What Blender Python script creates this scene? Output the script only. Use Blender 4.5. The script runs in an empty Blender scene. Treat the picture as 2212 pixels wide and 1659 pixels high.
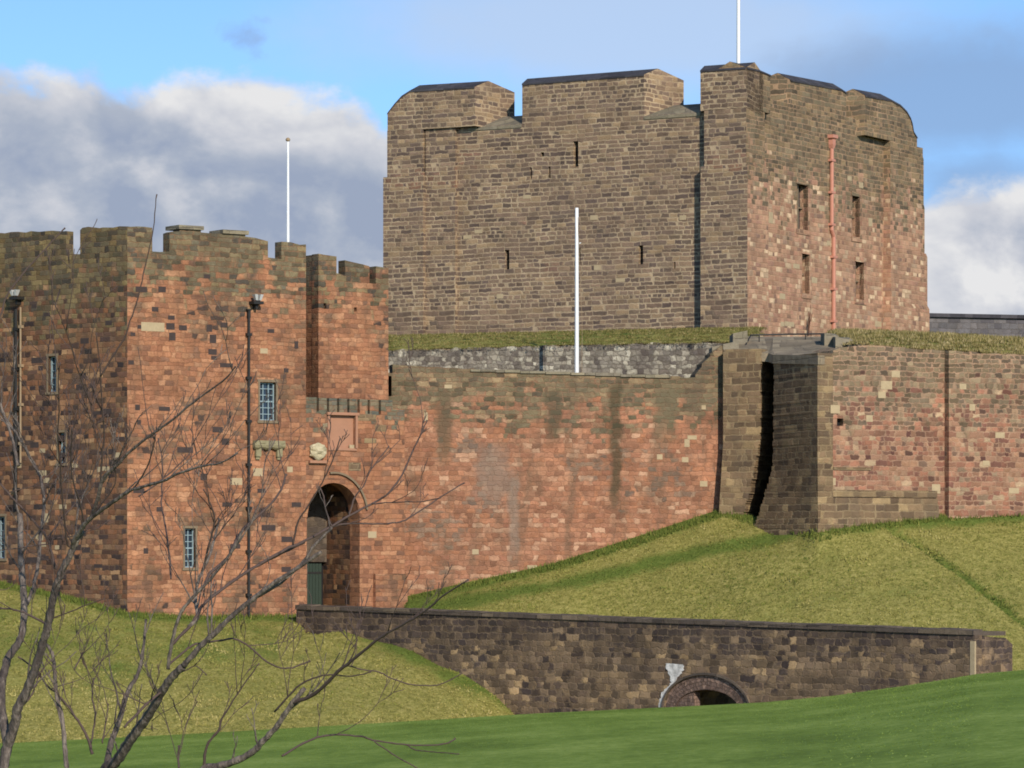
import bpy, bmesh, math, random
import numpy as np
from mathutils import Vector
random.seed(7); rng = np.random.default_rng(7)
R = math.radians
SC = bpy.context.scene
COL = SC.collection

# ------------------------------------------------------------------ camera, sky, sun, exposure
F, CX, HY = 8500.0, 1106.0, 1230.0          # focal length, centre column and horizon row of the photo seen 2212 px wide
cam = bpy.data.objects.new('camera', bpy.data.cameras.new('camera')); COL.objects.link(cam)
cam.location = (0, 0, 0); cam.rotation_euler = (R(90), 0, 0)
cam.data.sensor_width = 36; cam.data.lens = 36 * F / 2212
cam.data.shift_y = (HY - 829.5) / 2212
cam.data.clip_start = 0.5; cam.data.clip_end = 20000
SC.camera = cam

SUN_AZ, SUN_EL = R(20), R(27)               # sun behind the camera, to its right
sl = bpy.data.lights.new('sun', 'SUN'); sl.energy = 3.3; sl.angle = R(0.55); sl.color = (1.0, 0.92, 0.80)
so = bpy.data.objects.new('sun', sl); COL.objects.link(so)
sd = Vector((math.sin(SUN_AZ) * math.cos(SUN_EL), -math.cos(SUN_AZ) * math.cos(SUN_EL), math.sin(SUN_EL)))
so.rotation_euler = sd.to_track_quat('Z', 'Y').to_euler(); so.location = (30, -60, 60)

SC.view_settings.view_transform = 'Standard'; SC.view_settings.look = 'None'
SC.view_settings.exposure = 0.4; SC.view_settings.gamma = 1.0
try: SC.view_settings.use_curve_mapping = False
except Exception: pass
SC.cycles.filter_width = 1.8; SC.cycles.max_bounces = 6; SC.cycles.diffuse_bounces = 3

# ------------------------------------------------------------------ node helpers
class E:
    """a socket one can do arithmetic with"""
    def __init__(s, g, sock): s.g, s.s = g, sock
    def _m(s, op, o=None, p=None, clamp=False, swap=False):
        n = s.g.nt.nodes.new('ShaderNodeMath'); n.operation = op; n.use_clamp = clamp
        a = [s, o] if not swap else [o, s]
        if p is not None: a.append(p)
        for i, v in enumerate(a):
            if v is None: continue
            if isinstance(v, E): s.g.nt.links.new(v.s, n.inputs[i])
            else: n.inputs[i].default_value = v
        return E(s.g, n.outputs[0])
    def __add__(s, o): return s._m('ADD', o)
    __radd__ = __add__
    def __sub__(s, o): return s._m('SUBTRACT', o)
    def __rsub__(s, o): return s._m('SUBTRACT', o, swap=True)
    def __mul__(s, o): return s._m('MULTIPLY', o)
    __rmul__ = __mul__
    def __truediv__(s, o): return s._m('DIVIDE', o)
    def floor(s): return s._m('FLOOR')
    def fract(s): return s._m('FRACT')
    def sqrt(s): return s._m('SQRT')
    def abs(s): return s._m('ABSOLUTE')
    def pow(s, o): return s._m('POWER', o)
    def min(s, o): return s._m('MINIMUM', o)
    def max(s, o): return s._m('MAXIMUM', o)
    def gt(s, o): return s._m('GREATER_THAN', o)
    def lt(s, o): return s._m('LESS_THAN', o)
    def sat(s): return s._m('ADD', 0.0, clamp=True)
    def smooth(s, a, b):
        n = s.g.nt.nodes.new('ShaderNodeMapRange'); n.interpolation_type = 'SMOOTHSTEP'
        s.g.nt.links.new(s.s, n.inputs[0])
        n.inputs[1].default_value = a; n.inputs[2].default_value = b; n.inputs[3].default_value = 0; n.inputs[4].default_value = 1
        return E(s.g, n.outputs[0])

class G:
    def __init__(g, nt): g.nt = nt; nt.nodes.clear()
    def new(g, t, **kw):
        n = g.nt.nodes.new(t)
        for k, v in kw.items(): setattr(n, k, v)
        return n
    def link(g, a, b): g.nt.links.new(a.s if isinstance(a, E) else a, b)
    def put(g, sock, v):
        if isinstance(v, E): g.link(v, sock)
        else: sock.default_value = v
    def xyz(g, x=0, y=0, z=0):
        n = g.new('ShaderNodeCombineXYZ')
        for i, v in enumerate((x, y, z)): g.put(n.inputs[i], v)
        return E(g, n.outputs[0])
    def sep(g, v):
        n = g.new('ShaderNodeSeparateXYZ'); g.link(v, n.inputs[0]); return [E(g, o) for o in n.outputs]
    def uv(g):
        n = g.new('ShaderNodeUVMap'); n.uv_map = 'UVMap'; return g.sep(E(g, n.outputs[0]))
    def noise(g, vec, scale=1, detail=3, rough=0.55, dist=0.0, color=False):
        n = g.new('ShaderNodeTexNoise'); n.inputs['Scale'].default_value = scale; n.inputs['Detail'].default_value = detail
        n.inputs['Roughness'].default_value = rough; n.inputs['Distortion'].default_value = dist
        g.link(vec, n.inputs['Vector'])
        return E(g, n.outputs['Color' if color else 0])
    def white(g, x, y=0.0):
        n = g.new('ShaderNodeTexWhiteNoise'); n.noise_dimensions = '2D'; g.link(g.xyz(x, y), n.inputs['Vector'])
        return E(g, n.outputs['Value']), E(g, n.outputs['Color'])
    def ramp(g, fac, stops, interp='LINEAR'):
        n = g.new('ShaderNodeValToRGB'); cr = n.color_ramp; cr.interpolation = interp
        while len(cr.elements) < len(stops): cr.elements.new(0.5)
        for e, (p, c) in zip(cr.elements, stops): e.position = p; e.color = (*c, 1)
        g.link(fac, n.inputs[0]); return E(g, n.outputs[0])
    def mix(g, f, a, b, mode='MIX'):
        n = g.new('ShaderNodeMix'); n.data_type = 'RGBA'; n.blend_type = mode
        g.put(n.inputs[0], f)
        for i, v in ((6, a), (7, b)):
            if isinstance(v, E): g.link(v, n.inputs[i])
            else: n.inputs[i].default_value = (*v, 1) if len(v) == 3 else v
        return E(g, n.outputs[2])
    def grey(g, v): return g.xyz(v, v, v)
    def out(g, color, rough=0.9, height=None, bump=0.6, spec=0.25, metal=0.0):
        b = g.new('ShaderNodeBsdfPrincipled'); o = g.new('ShaderNodeOutputMaterial')
        if isinstance(color, E): g.link(color, b.inputs['Base Color'])
        else: b.inputs['Base Color'].default_value = (*color, 1)
        g.put(b.inputs['Roughness'], rough); b.inputs['Specular IOR Level'].default_value = spec; b.inputs['Metallic'].default_value = metal
        if height is not None:
            n = g.new('ShaderNodeBump'); n.inputs['Strength'].default_value = bump; n.inputs['Distance'].default_value = 1.0
            g.link(height, n.inputs['Height']); g.link(n.outputs[0], b.inputs['Normal'])
        g.link(b.outputs[0], o.inputs[0])

def newmat(name):
    m = bpy.data.materials.new(name); m.use_nodes = True
    return m, G(m.node_tree)

# ------------------------------------------------------------------ world: daylight sky with clouds lying in it
w = bpy.data.worlds.new('World'); SC.world = w; w.use_nodes = True
g = G(w.node_tree)
tc = g.new('ShaderNodeTexCoord')
dx, dy, dz = g.sep(E(g, tc.outputs['Generated']))
sky = g.new('ShaderNodeTexSky', sky_type='NISHITA', sun_disc=False, sun_elevation=SUN_EL, sun_rotation=math.pi - SUN_AZ)
sky.altitude = 50; sky.air_density = 1.0; sky.dust_density = 0.3; sky.ozone_density = 3.0
g.link(g.xyz(dx, dy, dz * 1.5 + 0.13), sky.inputs[0])
yy = dy.abs().max(0.08)
a = dx / yy * 8.5 + 1.106            # direction east-west, in the photo's thousands of pixels
b = 1.23 - dz / yy * 8.5             # direction up-down
def blob(x, y, rx, ry):
    return 1.0 - (((a - x) / rx).pow(2.0) + ((b - y) / ry).pow(2.0)).sqrt()
def pos(e): return e.max(-1.0)
n1 = g.noise(g.xyz(a * 1.0, b * 1.5, 3.1), 2.1, 9, 0.56, 0.25)
n2 = g.noise(g.xyz(a * 1.0, b * 1.3, 9.7), 5.0, 7, 0.6, 0.3)
n3 = g.noise(g.xyz(a * 1.0 - 0.05, b * 1.5 + 0.06, 3.1), 2.1, 5, 0.52, 0.25)
nn = (n1 - 0.5) * 1.25 + (n2 - 0.5) * 0.42
dl = blob(0.28, 0.38, 0.48, 0.27).max(blob(-0.05, 0.40, 0.5, 0.29)).max(blob(0.64, 0.50, 0.42, 0.30)).max(blob(0.35, 0.75, 1.1, 0.42))
dr = blob(2.18, 0.58, 0.32, 0.24).max(blob(2.4, 0.7, 0.6, 0.25))
dens = dl.max(dr) * 0.78 + nn * 0.85
cov = dens.smooth(0.0, 0.20)
ds = blob(2.05, 0.20, 0.50, 0.21).max(blob(2.12, 0.40, 0.3, 0.16) * 0.7) * 0.9 + nn * 0.7        # soft grey cloud behind the keep
cov_s = ds.smooth(-0.10, 0.50) * 0.66
dv = blob(1.40, 0.06, 0.85, 0.17) * 0.8 + nn * 0.55                                              # thin veil high up
cov_v = dv.smooth(-0.14, 0.50) * 0.66
dp = blob(0.53, 0.085, 0.07, 0.07) * 0.6 + (n2 - 0.5) * 2.2 - 0.1
cov_p = dp.smooth(0.0, 0.4) * 0.45
lit = ((n1 - n3) * 3.6 + 0.42 + (n2 - 0.5) * 1.3 + (n1 - 0.5) * 0.9).sat()
edge = 1.0 - dens.smooth(0.05, 0.46)
low = b.smooth(0.30, 0.56)
lf = (lit * 0.85 + edge * 0.42 - low * (1.0 - a.smooth(1.6, 1.9)) * 0.22 + a.smooth(1.7, 2.0) * 0.35).sat()
ccol = g.ramp(lf, [(0.0, (0.33, 0.39, 0.52)), (0.3, (0.42, 0.47, 0.57)), (0.65, (0.60, 0.62, 0.68)), (1.0, (0.80, 0.80, 0.81))])
skc = g.mix(1.0, E(g, sky.outputs[0]), (0.95, 1.10, 1.15), 'MULTIPLY')
K = 1.0 / 0.15 / 1.32
def mul(c): return g.mix(1.0, c, (K, K, K), 'MULTIPLY')
c0 = g.mix(cov_v, skc, tuple(v * K for v in (0.56, 0.64, 0.78)))
c0 = g.mix(cov_s, c0, tuple(v * K for v in (0.25, 0.34, 0.52)))
c0 = g.mix(cov_p, c0, tuple(v * K for v in (0.26, 0.34, 0.54)))
c0 = g.mix(cov, c0, mul(ccol))
bg = g.new('ShaderNodeBackground'); bg.inputs[1].default_value = 0.15
g.link(c0, bg.inputs[0]); wo = g.new('ShaderNodeOutputWorld'); g.link(bg.outputs[0], wo.inputs[0])

# ------------------------------------------------------------------ geometry helpers
def W(px, Y): return Vector(((px - CX) * Y / F, Y))
def Z(py, Y): return (HY - py) * Y / F
def P(px, py, Y): return Vector(((px - CX) * Y / F, Y, Z(py, Y)))

class MB:
    """collects faces with metre UVs and links them as ONE mesh object"""
    def __init__(s): s.v, s.f, s.uv = [], [], []
    def face(s, pts, uvs=None):
        i = len(s.v); s.v += [tuple(p) for p in pts]; s.f.append(tuple(range(i, i + len(pts))))
        if uvs is None:
            n = (Vector(pts[1]) - Vector(pts[0])).cross(Vector(pts[-1]) - Vector(pts[0]))
            if abs(n.z) > 0.8 * n.length: uvs = [(p[0], p[1]) for p in pts]
            else:
                t = Vector((-n.y, n.x, 0)); t = t.normalized() if t.length > 1e-9 else Vector((1, 0, 0))
                uvs = [(p[0] * t.x + p[1] * t.y, p[2]) for p in pts]
        s.uv += list(uvs)
    def prism(s, poly, z0, z1, poly2=None, slope=None):
        """poly: plan points counter-clockwise; poly2: plan at the top"""
        q = poly2 or poly; n = len(poly); acc = 0
        zt = [z1] * n if slope is None else slope
        for i in range(n):
            j = (i + 1) % n; L = (Vector(poly[j]) - Vector(poly[i])).length
            s.face([(*poly[i], z0), (*poly[j], z0), (*q[j], zt[j]), (*q[i], zt[i])], [(acc, z0), (acc + L, z0), (acc + L, zt[j]), (acc, zt[i])]); acc += L
        s.face([(*q[i], zt[i]) for i in range(n)]); s.face([(*poly[i], z0) for i in reversed(range(n))])
    def box(s, o, ex, ey, ez):
        o, ex, ey, ez = map(Vector, (o, ex, ey, ez))
        c = [o, o + ex, o + ex + ey, o + ey]; d = [p + ez for p in c]
        for i in range(4): j = (i + 1) % 4; s.face([c[i], c[j], d[j], d[i]])
        s.face(d); s.face(c[::-1])
    def tube(s, pts, rad, n=8, cap=True):
        pts = [Vector(p) for p in pts]; rings = []; base = len(s.v)
        ref = Vector((0, 0, 1)); acc = 0
        for i, p in enumerate(pts):
            t = (pts[min(i + 1, len(pts) - 1)] - pts[max(i - 1, 0)]).normalized()
            if abs(t.dot(ref)) > 0.95: ref = Vector((0, 1, 0))
            x = t.cross(ref).normalized(); y = x.cross(t); ref = y
            r = rad[i] if hasattr(rad, '__len__') else rad
            rings.append([p + (x * math.cos(2 * math.pi * k / n) + y * math.sin(2 * math.pi * k / n)) * r for k in range(n)])
        for rg in rings: s.v += [tuple(p) for p in rg]
        for i in range(len(pts) - 1):
            L = (pts[i + 1] - pts[i]).length
            for k in range(n):
                k2 = (k + 1) % n
                s.f.append((base + i * n + k, base + i * n + k2, base + (i + 1) * n + k2, base + (i + 1) * n + k))
                s.uv += [(k * .05, acc), (k * .05 + .05, acc), (k * .05 + .05, acc + L), (k * .05, acc + L)]
            acc += L
        if cap:
            s.f.append(tuple(base + k for k in reversed(range(n)))); s.uv += [(0, 0)] * n
            s.f.append(tuple(base + (len(pts) - 1) * n + k for k in range(n))); s.uv += [(0, 0)] * n
    def build(s, name, mat, parent=None, smooth=False):
        me = bpy.data.meshes.new(name); me.from_pydata(s.v, [], s.f)
        uvl = me.uv_layers.new(name='UVMap'); uvl.data.foreach_set('uv', np.array(s.uv, 'f').ravel())
        me.materials.append(mat)
        if smooth: me.polygons.foreach_set('use_smooth', [True] * len(me.polygons))
        o = bpy.data.objects.new(name, me); COL.objects.link(o)
        if not smooth:
            bm = bmesh.new(); bm.from_mesh(me); bmesh.ops.remove_doubles(bm, verts=bm.verts, dist=1e-4)
            bmesh.ops.recalc_face_normals(bm, faces=bm.faces); bm.to_mesh(me); bm.free()
        if parent: o.parent = parent; o.matrix_parent_inverse = parent.matrix_world.inverted()
        return o

def thing(name, label, cat, loc=(0, 0, 0), group=None):
    o = bpy.data.objects.new(name, None); COL.objects.link(o); o.location = loc; o.empty_display_size = 0.3
    o.matrix_world.translation = loc
    o['label'] = label; o['category'] = cat
    if group: o['group'] = group
    return o
def tag(o, label, cat, group=None):
    o['label'] = label; o['category'] = cat
    if group: o['group'] = group
    return o
def struct(o): o['kind'] = 'structure'; return o
def stuff(o): o['kind'] = 'stuff'; return o

class Face:
    """a vertical wall face from A to B (left to right as one looks at it)"""
    def __init__(s, A, B):
        s.A, s.B = Vector(A), Vector(B); s.L = (s.B - s.A).length; s.u = (s.B - s.A) / s.L; s.n = Vector((-s.u.y, s.u.x))
    def shift(s, d): return Face(s.A + s.n * d, s.B + s.n * d)
    def at(s, u, d=0.0): return s.A + s.u * u + s.n * d
    def U(s, px):
        k = (px - CX) / F       # x = k*y
        return (k * s.A.y - s.A.x) / (s.u.x - k * s.u.y)
    def Yat(s, px): return s.at(s.U(px)).y
    def Zat(s, px, py): return Z(py, s.Yat(px))
    def UZ(s, px, py): return (s.U(px), s.Zat(px, py))
    def pt(s, u, z, d=0.0): q = s.at(u, d); return Vector((q.x, q.y, z))

def jag(prof, amp=0.035, step=0.45):
    """weathered wall top: extra points with a little unevenness"""
    out = []
    for (u0, z0), (u1, z1) in zip(prof[:-1], prof[1:]):
        out.append((u0, z0)); L = u1 - u0; n = int(L / step)
        for i in range(1, n): t = (i + random.uniform(-.3, .3)) / n; out.append((u0 + L * t, z0 + (z1 - z0) * t + random.uniform(-amp, amp)))
    out.append(prof[-1]); return out

def wall(mb, f, thick, top, bot, holes=(), rev=0.5):
    """solid wall on face f: top = [(u,z)] with steps, holes = dicts(u0,u1,z0,z1[,spring])"""
    bp = {u for u, _ in top}
    for h in holes:
        if 'spring' in h:
            for i in range(17): bp.add(h['u0'] + (h['u1'] - h['u0']) * i / 16)
        else: bp |= {h['u0'], h['u1']}
    lo, hi = top[0][0], top[-1][0]
    bp = sorted(b_ for b_ in bp if lo - 1e-6 <= b_ <= hi + 1e-6)
    segs = [(p, q) for p, q in zip(top[:-1], top[1:]) if q[0] - p[0] > 1e-6]
    def zt(u, mid):
        for p, q in segs:
            if p[0] <= mid <= q[0]: return p[1] + (q[1] - p[1]) * (u - p[0]) / (q[0] - p[0])
    def hz(h, u):
        if 'spring' not in h: return h['z1']
        c = (h['u0'] + h['u1']) / 2; r = (h['u1'] - h['u0']) / 2
        return h['spring'] + (h['z1'] - h['spring']) * math.sqrt(max(0, 1 - ((u - c) / r) ** 2))
    prev = None
    for a_, b_ in zip(bp[:-1], bp[1:]):
        if b_ - a_ < 1e-6: continue
        m = (a_ + b_) / 2; za, zb = zt(a_, m), zt(b_, m)
        cur = [(bot, bot)]
        for h in sorted((h for h in holes if h['u0'] - 1e-6 < m < h['u1'] + 1e-6), key=lambda h: h['z0']):
            cur += [(h['z0'], h['z0']), (hz(h, a_), hz(h, b_))]
            d = h.get('rev', rev)
            for z0, z1 in ((h['z0'], h['z0']), (hz(h, a_), hz(h, b_))):
                mb.face([f.pt(a_, z0), f.pt(b_, z1), f.pt(b_, z1, d), f.pt(a_, z0, d)], [(a_, z0), (b_, z1), (b_, z1 + d), (a_, z0 + d)])
        cur.append((za, zb))
        for k in range(0, len(cur), 2):
            (l0, l1), (h0, h1) = cur[k], cur[k + 1]
            mb.face([f.pt(a_, l0), f.pt(b_, l1), f.pt(b_, h1), f.pt(a_, h0)], [(a_, l0), (b_, l1), (b_, h1), (a_, h0)])
        bk = [(bot, bot)]
        for h in sorted((h for h in holes if h['u0'] - 1e-6 < m < h['u1'] + 1e-6 and h.get('rev', rev) >= thick - 1e-6), key=lambda h: h['z0']):
            bk += [(h['z0'], h['z0']), (hz(h, a_), hz(h, b_))]
        bk.append((za, zb))
        for k in range(0, len(bk), 2):
            (l0, l1), (h0, h1) = bk[k], bk[k + 1]
            mb.face([f.pt(b_, l1, thick), f.pt(a_, l0, thick), f.pt(a_, h0, thick), f.pt(b_, h1, thick)], [(b_, l1), (a_, l0), (a_, h0), (b_, h1)])
        mb.face([f.pt(a_, za), f.pt(b_, zb), f.pt(b_, zb, thick), f.pt(a_, za, thick)], [(a_, za), (b_, zb), (b_, zb + thick), (a_, za + thick)])
        if prev is not None and abs(prev - za) > 1e-4:
            mb.face([f.pt(a_, prev), f.pt(a_, za), f.pt(a_, za, thick), f.pt(a_, prev, thick)], [(a_, prev), (a_, za), (a_ + thick, za), (a_ + thick, prev)])
        prev = zb
    for u, zz in ((lo, top[0][1]), (hi, top[-1][1])):
        mb.face([f.pt(u, bot), f.pt(u, zz), f.pt(u, zz, thick), f.pt(u, bot, thick)], [(u, bot), (u, zz), (u + thick, zz), (u + thick, bot)])
    for h in holes:
        d = h.get('rev', rev); zz = h.get('spring', h['z1'])
        for u in (h['u0'], h['u1']):
            mb.face([f.pt(u, h['z0']), f.pt(u, zz), f.pt(u, zz, d), f.pt(u, h['z0'], d)], [(u, h['z0']), (u, zz), (u + d, zz), (u + d, h['z0'])])

def hole(f, px0, px1, py0, py1, **kw):
    m = (px0 + px1) / 2
    return dict(u0=f.U(px0), u1=f.U(px1), z0=f.Zat(m, py1), z1=f.Zat(m, py0), **kw)
def panel(f, h, d, grow=0.02):
    """rectangle closing a hole at depth d"""
    mb = MB(); u0, u1, z0, z1 = h['u0'] - grow, h['u1'] + grow, h['z0'] - grow, h['z1'] + grow
    mb.face([f.pt(u0, z0, d), f.pt(u1, z0, d), f.pt(u1, z1, d), f.pt(u0, z1, d)]); return mb
def fbox(mb, f, u0, u1, z0, z1, d0, d1):
    """box on a face from depth d0 to d1 (negative = proud of it)"""
    o = f.pt(u0, z0, d0); ex = f.pt(u1, z0, d0) - o; ey = f.pt(u0, z0, d1) - o
    mb.box(o, ex, ey, (0, 0, z1 - z0))
def proj(f, prof): return [f.UZ(*p) for p in prof]

# ------------------------------------------------------------------ materials
def masonry(name, rowh, sw, pal, mort_col, mort_w=0.03, mort_amt=0.8, pal2=None, z2=0, w2=1, patch=None, grime=0.35, grime_col=(0.07, 0.06, 0.05), bump=0.8, fine=0.3, seed=0.0, wob=0.05, vary=0.36, warp=0.16, blotch=0.3, stains=()):
    m, g = newmat(name)
    u, v, _ = g.uv(); u_raw, v_raw = u, v
    u = u + seed * 17.3
    wc = g.sep(g.noise(g.xyz(u, v, seed + 50), 3.1, 2, 0.6, color=True))
    u = u + (wc[0] - 0.5) * warp * 1.6; v = v + (wc[1] - 0.5) * warp
    n0 = g.noise(g.xyz(u * 0.35, v * 0.35, seed), 1, 2)
    v1 = v + (n0 - 0.5) * wob * 4
    nv = g.noise(g.xyz(seed * 3 + 0.5, v1, 0), 0.9, 1)
    v2 = v1 / rowh + (nv - 0.5) * 1.6
    row = v2.floor(); fv = v2.fract()
    r1, _ = g.white(row, 3.7 + seed); r2, _ = g.white(row, 11.9 + seed)
    wid = r1 * 0.75 + 0.65
    u1 = u / (wid * sw) + r2 * 13
    nu = g.noise(g.xyz(u1 * 0.8, row * 7.13, seed), 1, 1)
    u2 = u1 + (nu - 0.5) * 2.0
    col = u2.floor(); fu = u2.fract()
    ra, rc = g.white(col + 0.5, row + 0.5 + seed)
    rx, ry, rz = g.sep(rc)
    nf = g.noise(g.xyz(u * 1.0, v * 1.0, seed), 14, 3, 0.6)
    nm = g.noise(g.xyz(u, v, seed + 4), 3.2, 4, 0.6)
    du = fu.min(1.0 - fu) * wid * sw; dv = fv.min(1.0 - fv) * rowh
    dist = du.min(dv) + (nf - 0.5) * 0.035 + (nm - 0.5) * 0.03
    mort = 1.0 - dist.smooth(mort_w * 0.35, mort_w * 1.25)
    stone = g.ramp(rx, pal)
    if patch:                                   # stretches rebuilt in another stone
        pn = g.noise(g.xyz(u * 0.8, v * 1.1, seed + 21), patch.get('scale', 0.3), 4, 0.6)
        pm = (pn + (ry - 0.5) * 0.16).smooth(patch['t'], patch['t'] + 0.06)
        stone = g.mix(pm, stone, g.ramp(rx, patch['pal']))
    if pal2:                                    # upper courses built in another stone
        sn = g.noise(g.xyz(u * 0.9, v * 0.22, seed + 8), 0.9, 4, 0.65)
        hm = ((v - z2) / w2 + (sn - 0.5) * 5.0 + (ry - 0.5) * 2.2).smooth(-0.5, 0.5)
        stone = g.mix(hm, stone, g.ramp(rx, pal2))
    stone = g.mix(1.0, stone, g.grey((rz - 0.5) * vary + 1.0), 'MULTIPLY')
    stone = g.mix(1.0, stone, g.grey((nf - 0.5) * fine * 2 + (nm - 0.5) * fine * 2.4 + 1.0), 'MULTIPLY')
    bn = g.noise(g.xyz(u * 0.7, v * 1.0, seed + 61), 0.8, 5, 0.68)
    stone = g.mix(1.0, stone, g.grey((bn - 0.5) * blotch * 2.4 + 1.0), 'MULTIPLY')
    # a share of the stones is missing its pale pointing
    mvis = (g.noise(g.xyz(u, v, seed + 13), 0.5, 3) * 1.6 - 0.05 + (rz - 0.5) * 0.3).sat() * mort_amt
    c = g.mix(mort * mvis, stone, mort_col)
    c = g.mix(mort * (1.0 - mvis) * 0.45, c, g.mix(1.0, c, (0.55, 0.5, 0.48), 'MULTIPLY'))
    gn = g.noise(g.xyz(u * 0.9, v * 0.16, seed + 30), 1.0, 5, 0.65)
    gm = gn.smooth(0.47, 0.67) * grime
    c = g.mix(gm, c, grime_col)
    for us, wu, zlo, zhi, amt, col_ in stains:          # water stains and worn patches with a place of their own
        sm = 1.0 - ((u_raw - us + (bn - 0.5) * wu * 2.5) / wu).abs().smooth(0.35, 1.1)
        sm = sm * (v_raw + (gn - 0.5) * 2.0).smooth(zlo - .8, zlo + .8) * (1.0 - (v_raw + (bn - 0.5) * 2.0).smooth(zhi - .5, zhi + .5)) * (nm * 1.1 + nf * 0.9 - 0.1).sat()
        c = g.mix(sm * amt, c, col_)
    h = (1.0 - mort) * 0.02 + rz * 0.02 + nm * 0.03 + nf * 0.02
    g.out(c, 0.93, h, bump, 0.15)
    return m

def s2l(r, g_, b_, k=1.0):
    f = lambda c: ((c / 255 + 0.055) / 1.055) ** 2.4 if c > 10 else c / 255 / 12.92
    return tuple(min(0.85, f(c) * k) for c in (r, g_, b_))
def pal(*cs, k=0.85):
    n = len(cs); return [((i + 0.5) / n, s2l(*c, k)) for i, c in enumerate(cs)]

red_pal = pal((142, 98, 74), (164, 112, 82), (172, 120, 88), (168, 116, 84), (178, 128, 94), (160, 108, 80), (174, 122, 90), (184, 136, 102), (124, 90, 72), (168, 118, 88), k=.86)
olive_pal = pal((92, 82, 64), (116, 104, 80), (128, 114, 86), (104, 94, 76), (140, 120, 86), (112, 104, 84), (84, 76, 66), k=.9)
M_gate = masonry('red sandstone of the gatehouse', 0.235, 0.44, red_pal, s2l(176, 128, 96, .85), 0.025, 0.45, pal2=olive_pal, z2=13.95, w2=1.3,
                 patch=dict(t=.56, pal=pal((126, 98, 76), (150, 112, 84), (108, 86, 70), (160, 124, 94), (84, 68, 60)), scale=.35), fine=.42, grime=.4, grime_col=s2l(88, 74, 60), vary=.2, blotch=.6, warp=.2, seed=1)
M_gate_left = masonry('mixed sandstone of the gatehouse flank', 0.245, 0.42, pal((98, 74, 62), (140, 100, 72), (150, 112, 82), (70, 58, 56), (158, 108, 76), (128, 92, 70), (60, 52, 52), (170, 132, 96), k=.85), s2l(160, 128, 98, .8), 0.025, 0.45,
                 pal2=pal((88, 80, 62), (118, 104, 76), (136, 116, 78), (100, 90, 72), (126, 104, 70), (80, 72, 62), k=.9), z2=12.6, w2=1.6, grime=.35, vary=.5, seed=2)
M_curtain = masonry('red sandstone of the curtain wall', 0.24, 0.42, pal((148, 102, 78), (166, 114, 84), (174, 122, 92), (168, 116, 88), (178, 130, 100), (156, 106, 82), (172, 122, 94), (138, 98, 76), (170, 120, 92), (192, 150, 120), k=.86), s2l(184, 138, 108, .85), 0.028, 0.5,
                 pal2=pal((96, 86, 66), (122, 108, 82), (108, 98, 78), (134, 116, 88), (88, 78, 64), (146, 124, 94), k=.9), z2=8.1, w2=1.1,
                 patch=dict(t=.60, pal=pal((126, 104, 88), (142, 114, 94), (116, 96, 82), (152, 124, 102)), scale=.3), fine=.42, grime=.5, grime_col=s2l(96, 84, 68), stains=[(11.9, .38, 3.6, 9.6, 0.85, s2l(78, 72, 54, .85)), (8.6, .5, 6.6, 9.4, .9, s2l(92, 84, 66, .85)), (5.4, 1.1, 3.4, 6.3, .75, s2l(142, 122, 106, .85)), (3.0, .5, 5.6, 9.4, .6, s2l(96, 86, 66, .85)), (14.6, .8, 6.8, 9.4, .7, s2l(116, 106, 82, .85)), (6.6, .35, 1.0, 4.6, .6, s2l(150, 132, 116, .85))], vary=.2, blotch=.5, warp=.26, seed=3)
M_keep = masonry('grey brown keep masonry', 0.27, 0.58, pal((84, 70, 62), (104, 87, 73), (115, 95, 77), (97, 80, 68), (122, 101, 80), (107, 88, 73), (87, 74, 64), (134, 112, 86), k=1.34), s2l(180, 157, 126, 1.0), 0.046, 1.0, blotch=.45,
                 patch=dict(t=.64, pal=pal((132, 100, 80), (120, 92, 76), (108, 88, 76), k=1.1), scale=.22), grime=.12, seed=4)
M_keep_r = masonry('pink and buff keep masonry', 0.28, 0.55, pal((146, 114, 92), (166, 128, 102), (174, 134, 106), (158, 118, 94), (178, 142, 114), (168, 124, 100), (132, 104, 88), (202, 172, 138), k=1.02), s2l(194, 158, 124, .95), 0.036, 0.7, blotch=.4,
                 pal2=pal((96, 84, 68), (114, 102, 80), (124, 108, 84), (110, 94, 74), (138, 116, 86), (94, 82, 66), k=1.05), z2=22.9, w2=1.9, grime=.15, seed=5)
M_rubble = masonry('pale lichened rubble', 0.24, 0.36, pal((92, 84, 76), (120, 112, 100), (146, 138, 122), (84, 76, 72), (156, 148, 130), (104, 94, 84), (168, 160, 142), k=1.15), s2l(120, 112, 98, .7), 0.04, 0.6,
                 grime=.6, grime_col=s2l(86, 76, 70), wob=.12, seed=6, fine=.5, warp=.3)
M_inner = masonry('mixed sandstone of the inner wall', 0.25, 0.38, pal((128, 88, 74), (164, 114, 90), (176, 124, 98), (108, 74, 66), (176, 134, 104), (150, 108, 86), (100, 74, 64), (192, 164, 130), (162, 118, 94), (170, 130, 104), k=.8), s2l(198, 160, 130, .84), 0.035, 0.75,
                 pal2=pal((108, 92, 72), (126, 108, 84), (140, 122, 96), (98, 84, 70), (152, 132, 104), k=.88), z2=8.6, w2=1.5, grime=.2, seed=7, warp=.24)
M_tower = masonry('weathered buff tower stone', 0.33, 0.55, pal((102, 84, 66), (126, 104, 78), (116, 95, 74), (140, 115, 86), (96, 79, 63), (152, 128, 94), k=.98), s2l(172, 150, 114, .95), 0.04, 0.7, grime=.3, seed=8)
M_tower_shade = masonry('shade-darkened tower stone', 0.33, 0.55, pal((78, 66, 52), (96, 82, 62), (86, 74, 58), (104, 88, 66), (70, 60, 50), k=.8), s2l(118, 104, 80, .75), 0.04, 0.7, grime=.3, seed=9)  # darker copy of the tower stone, shade of its left face put into the colour
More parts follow.
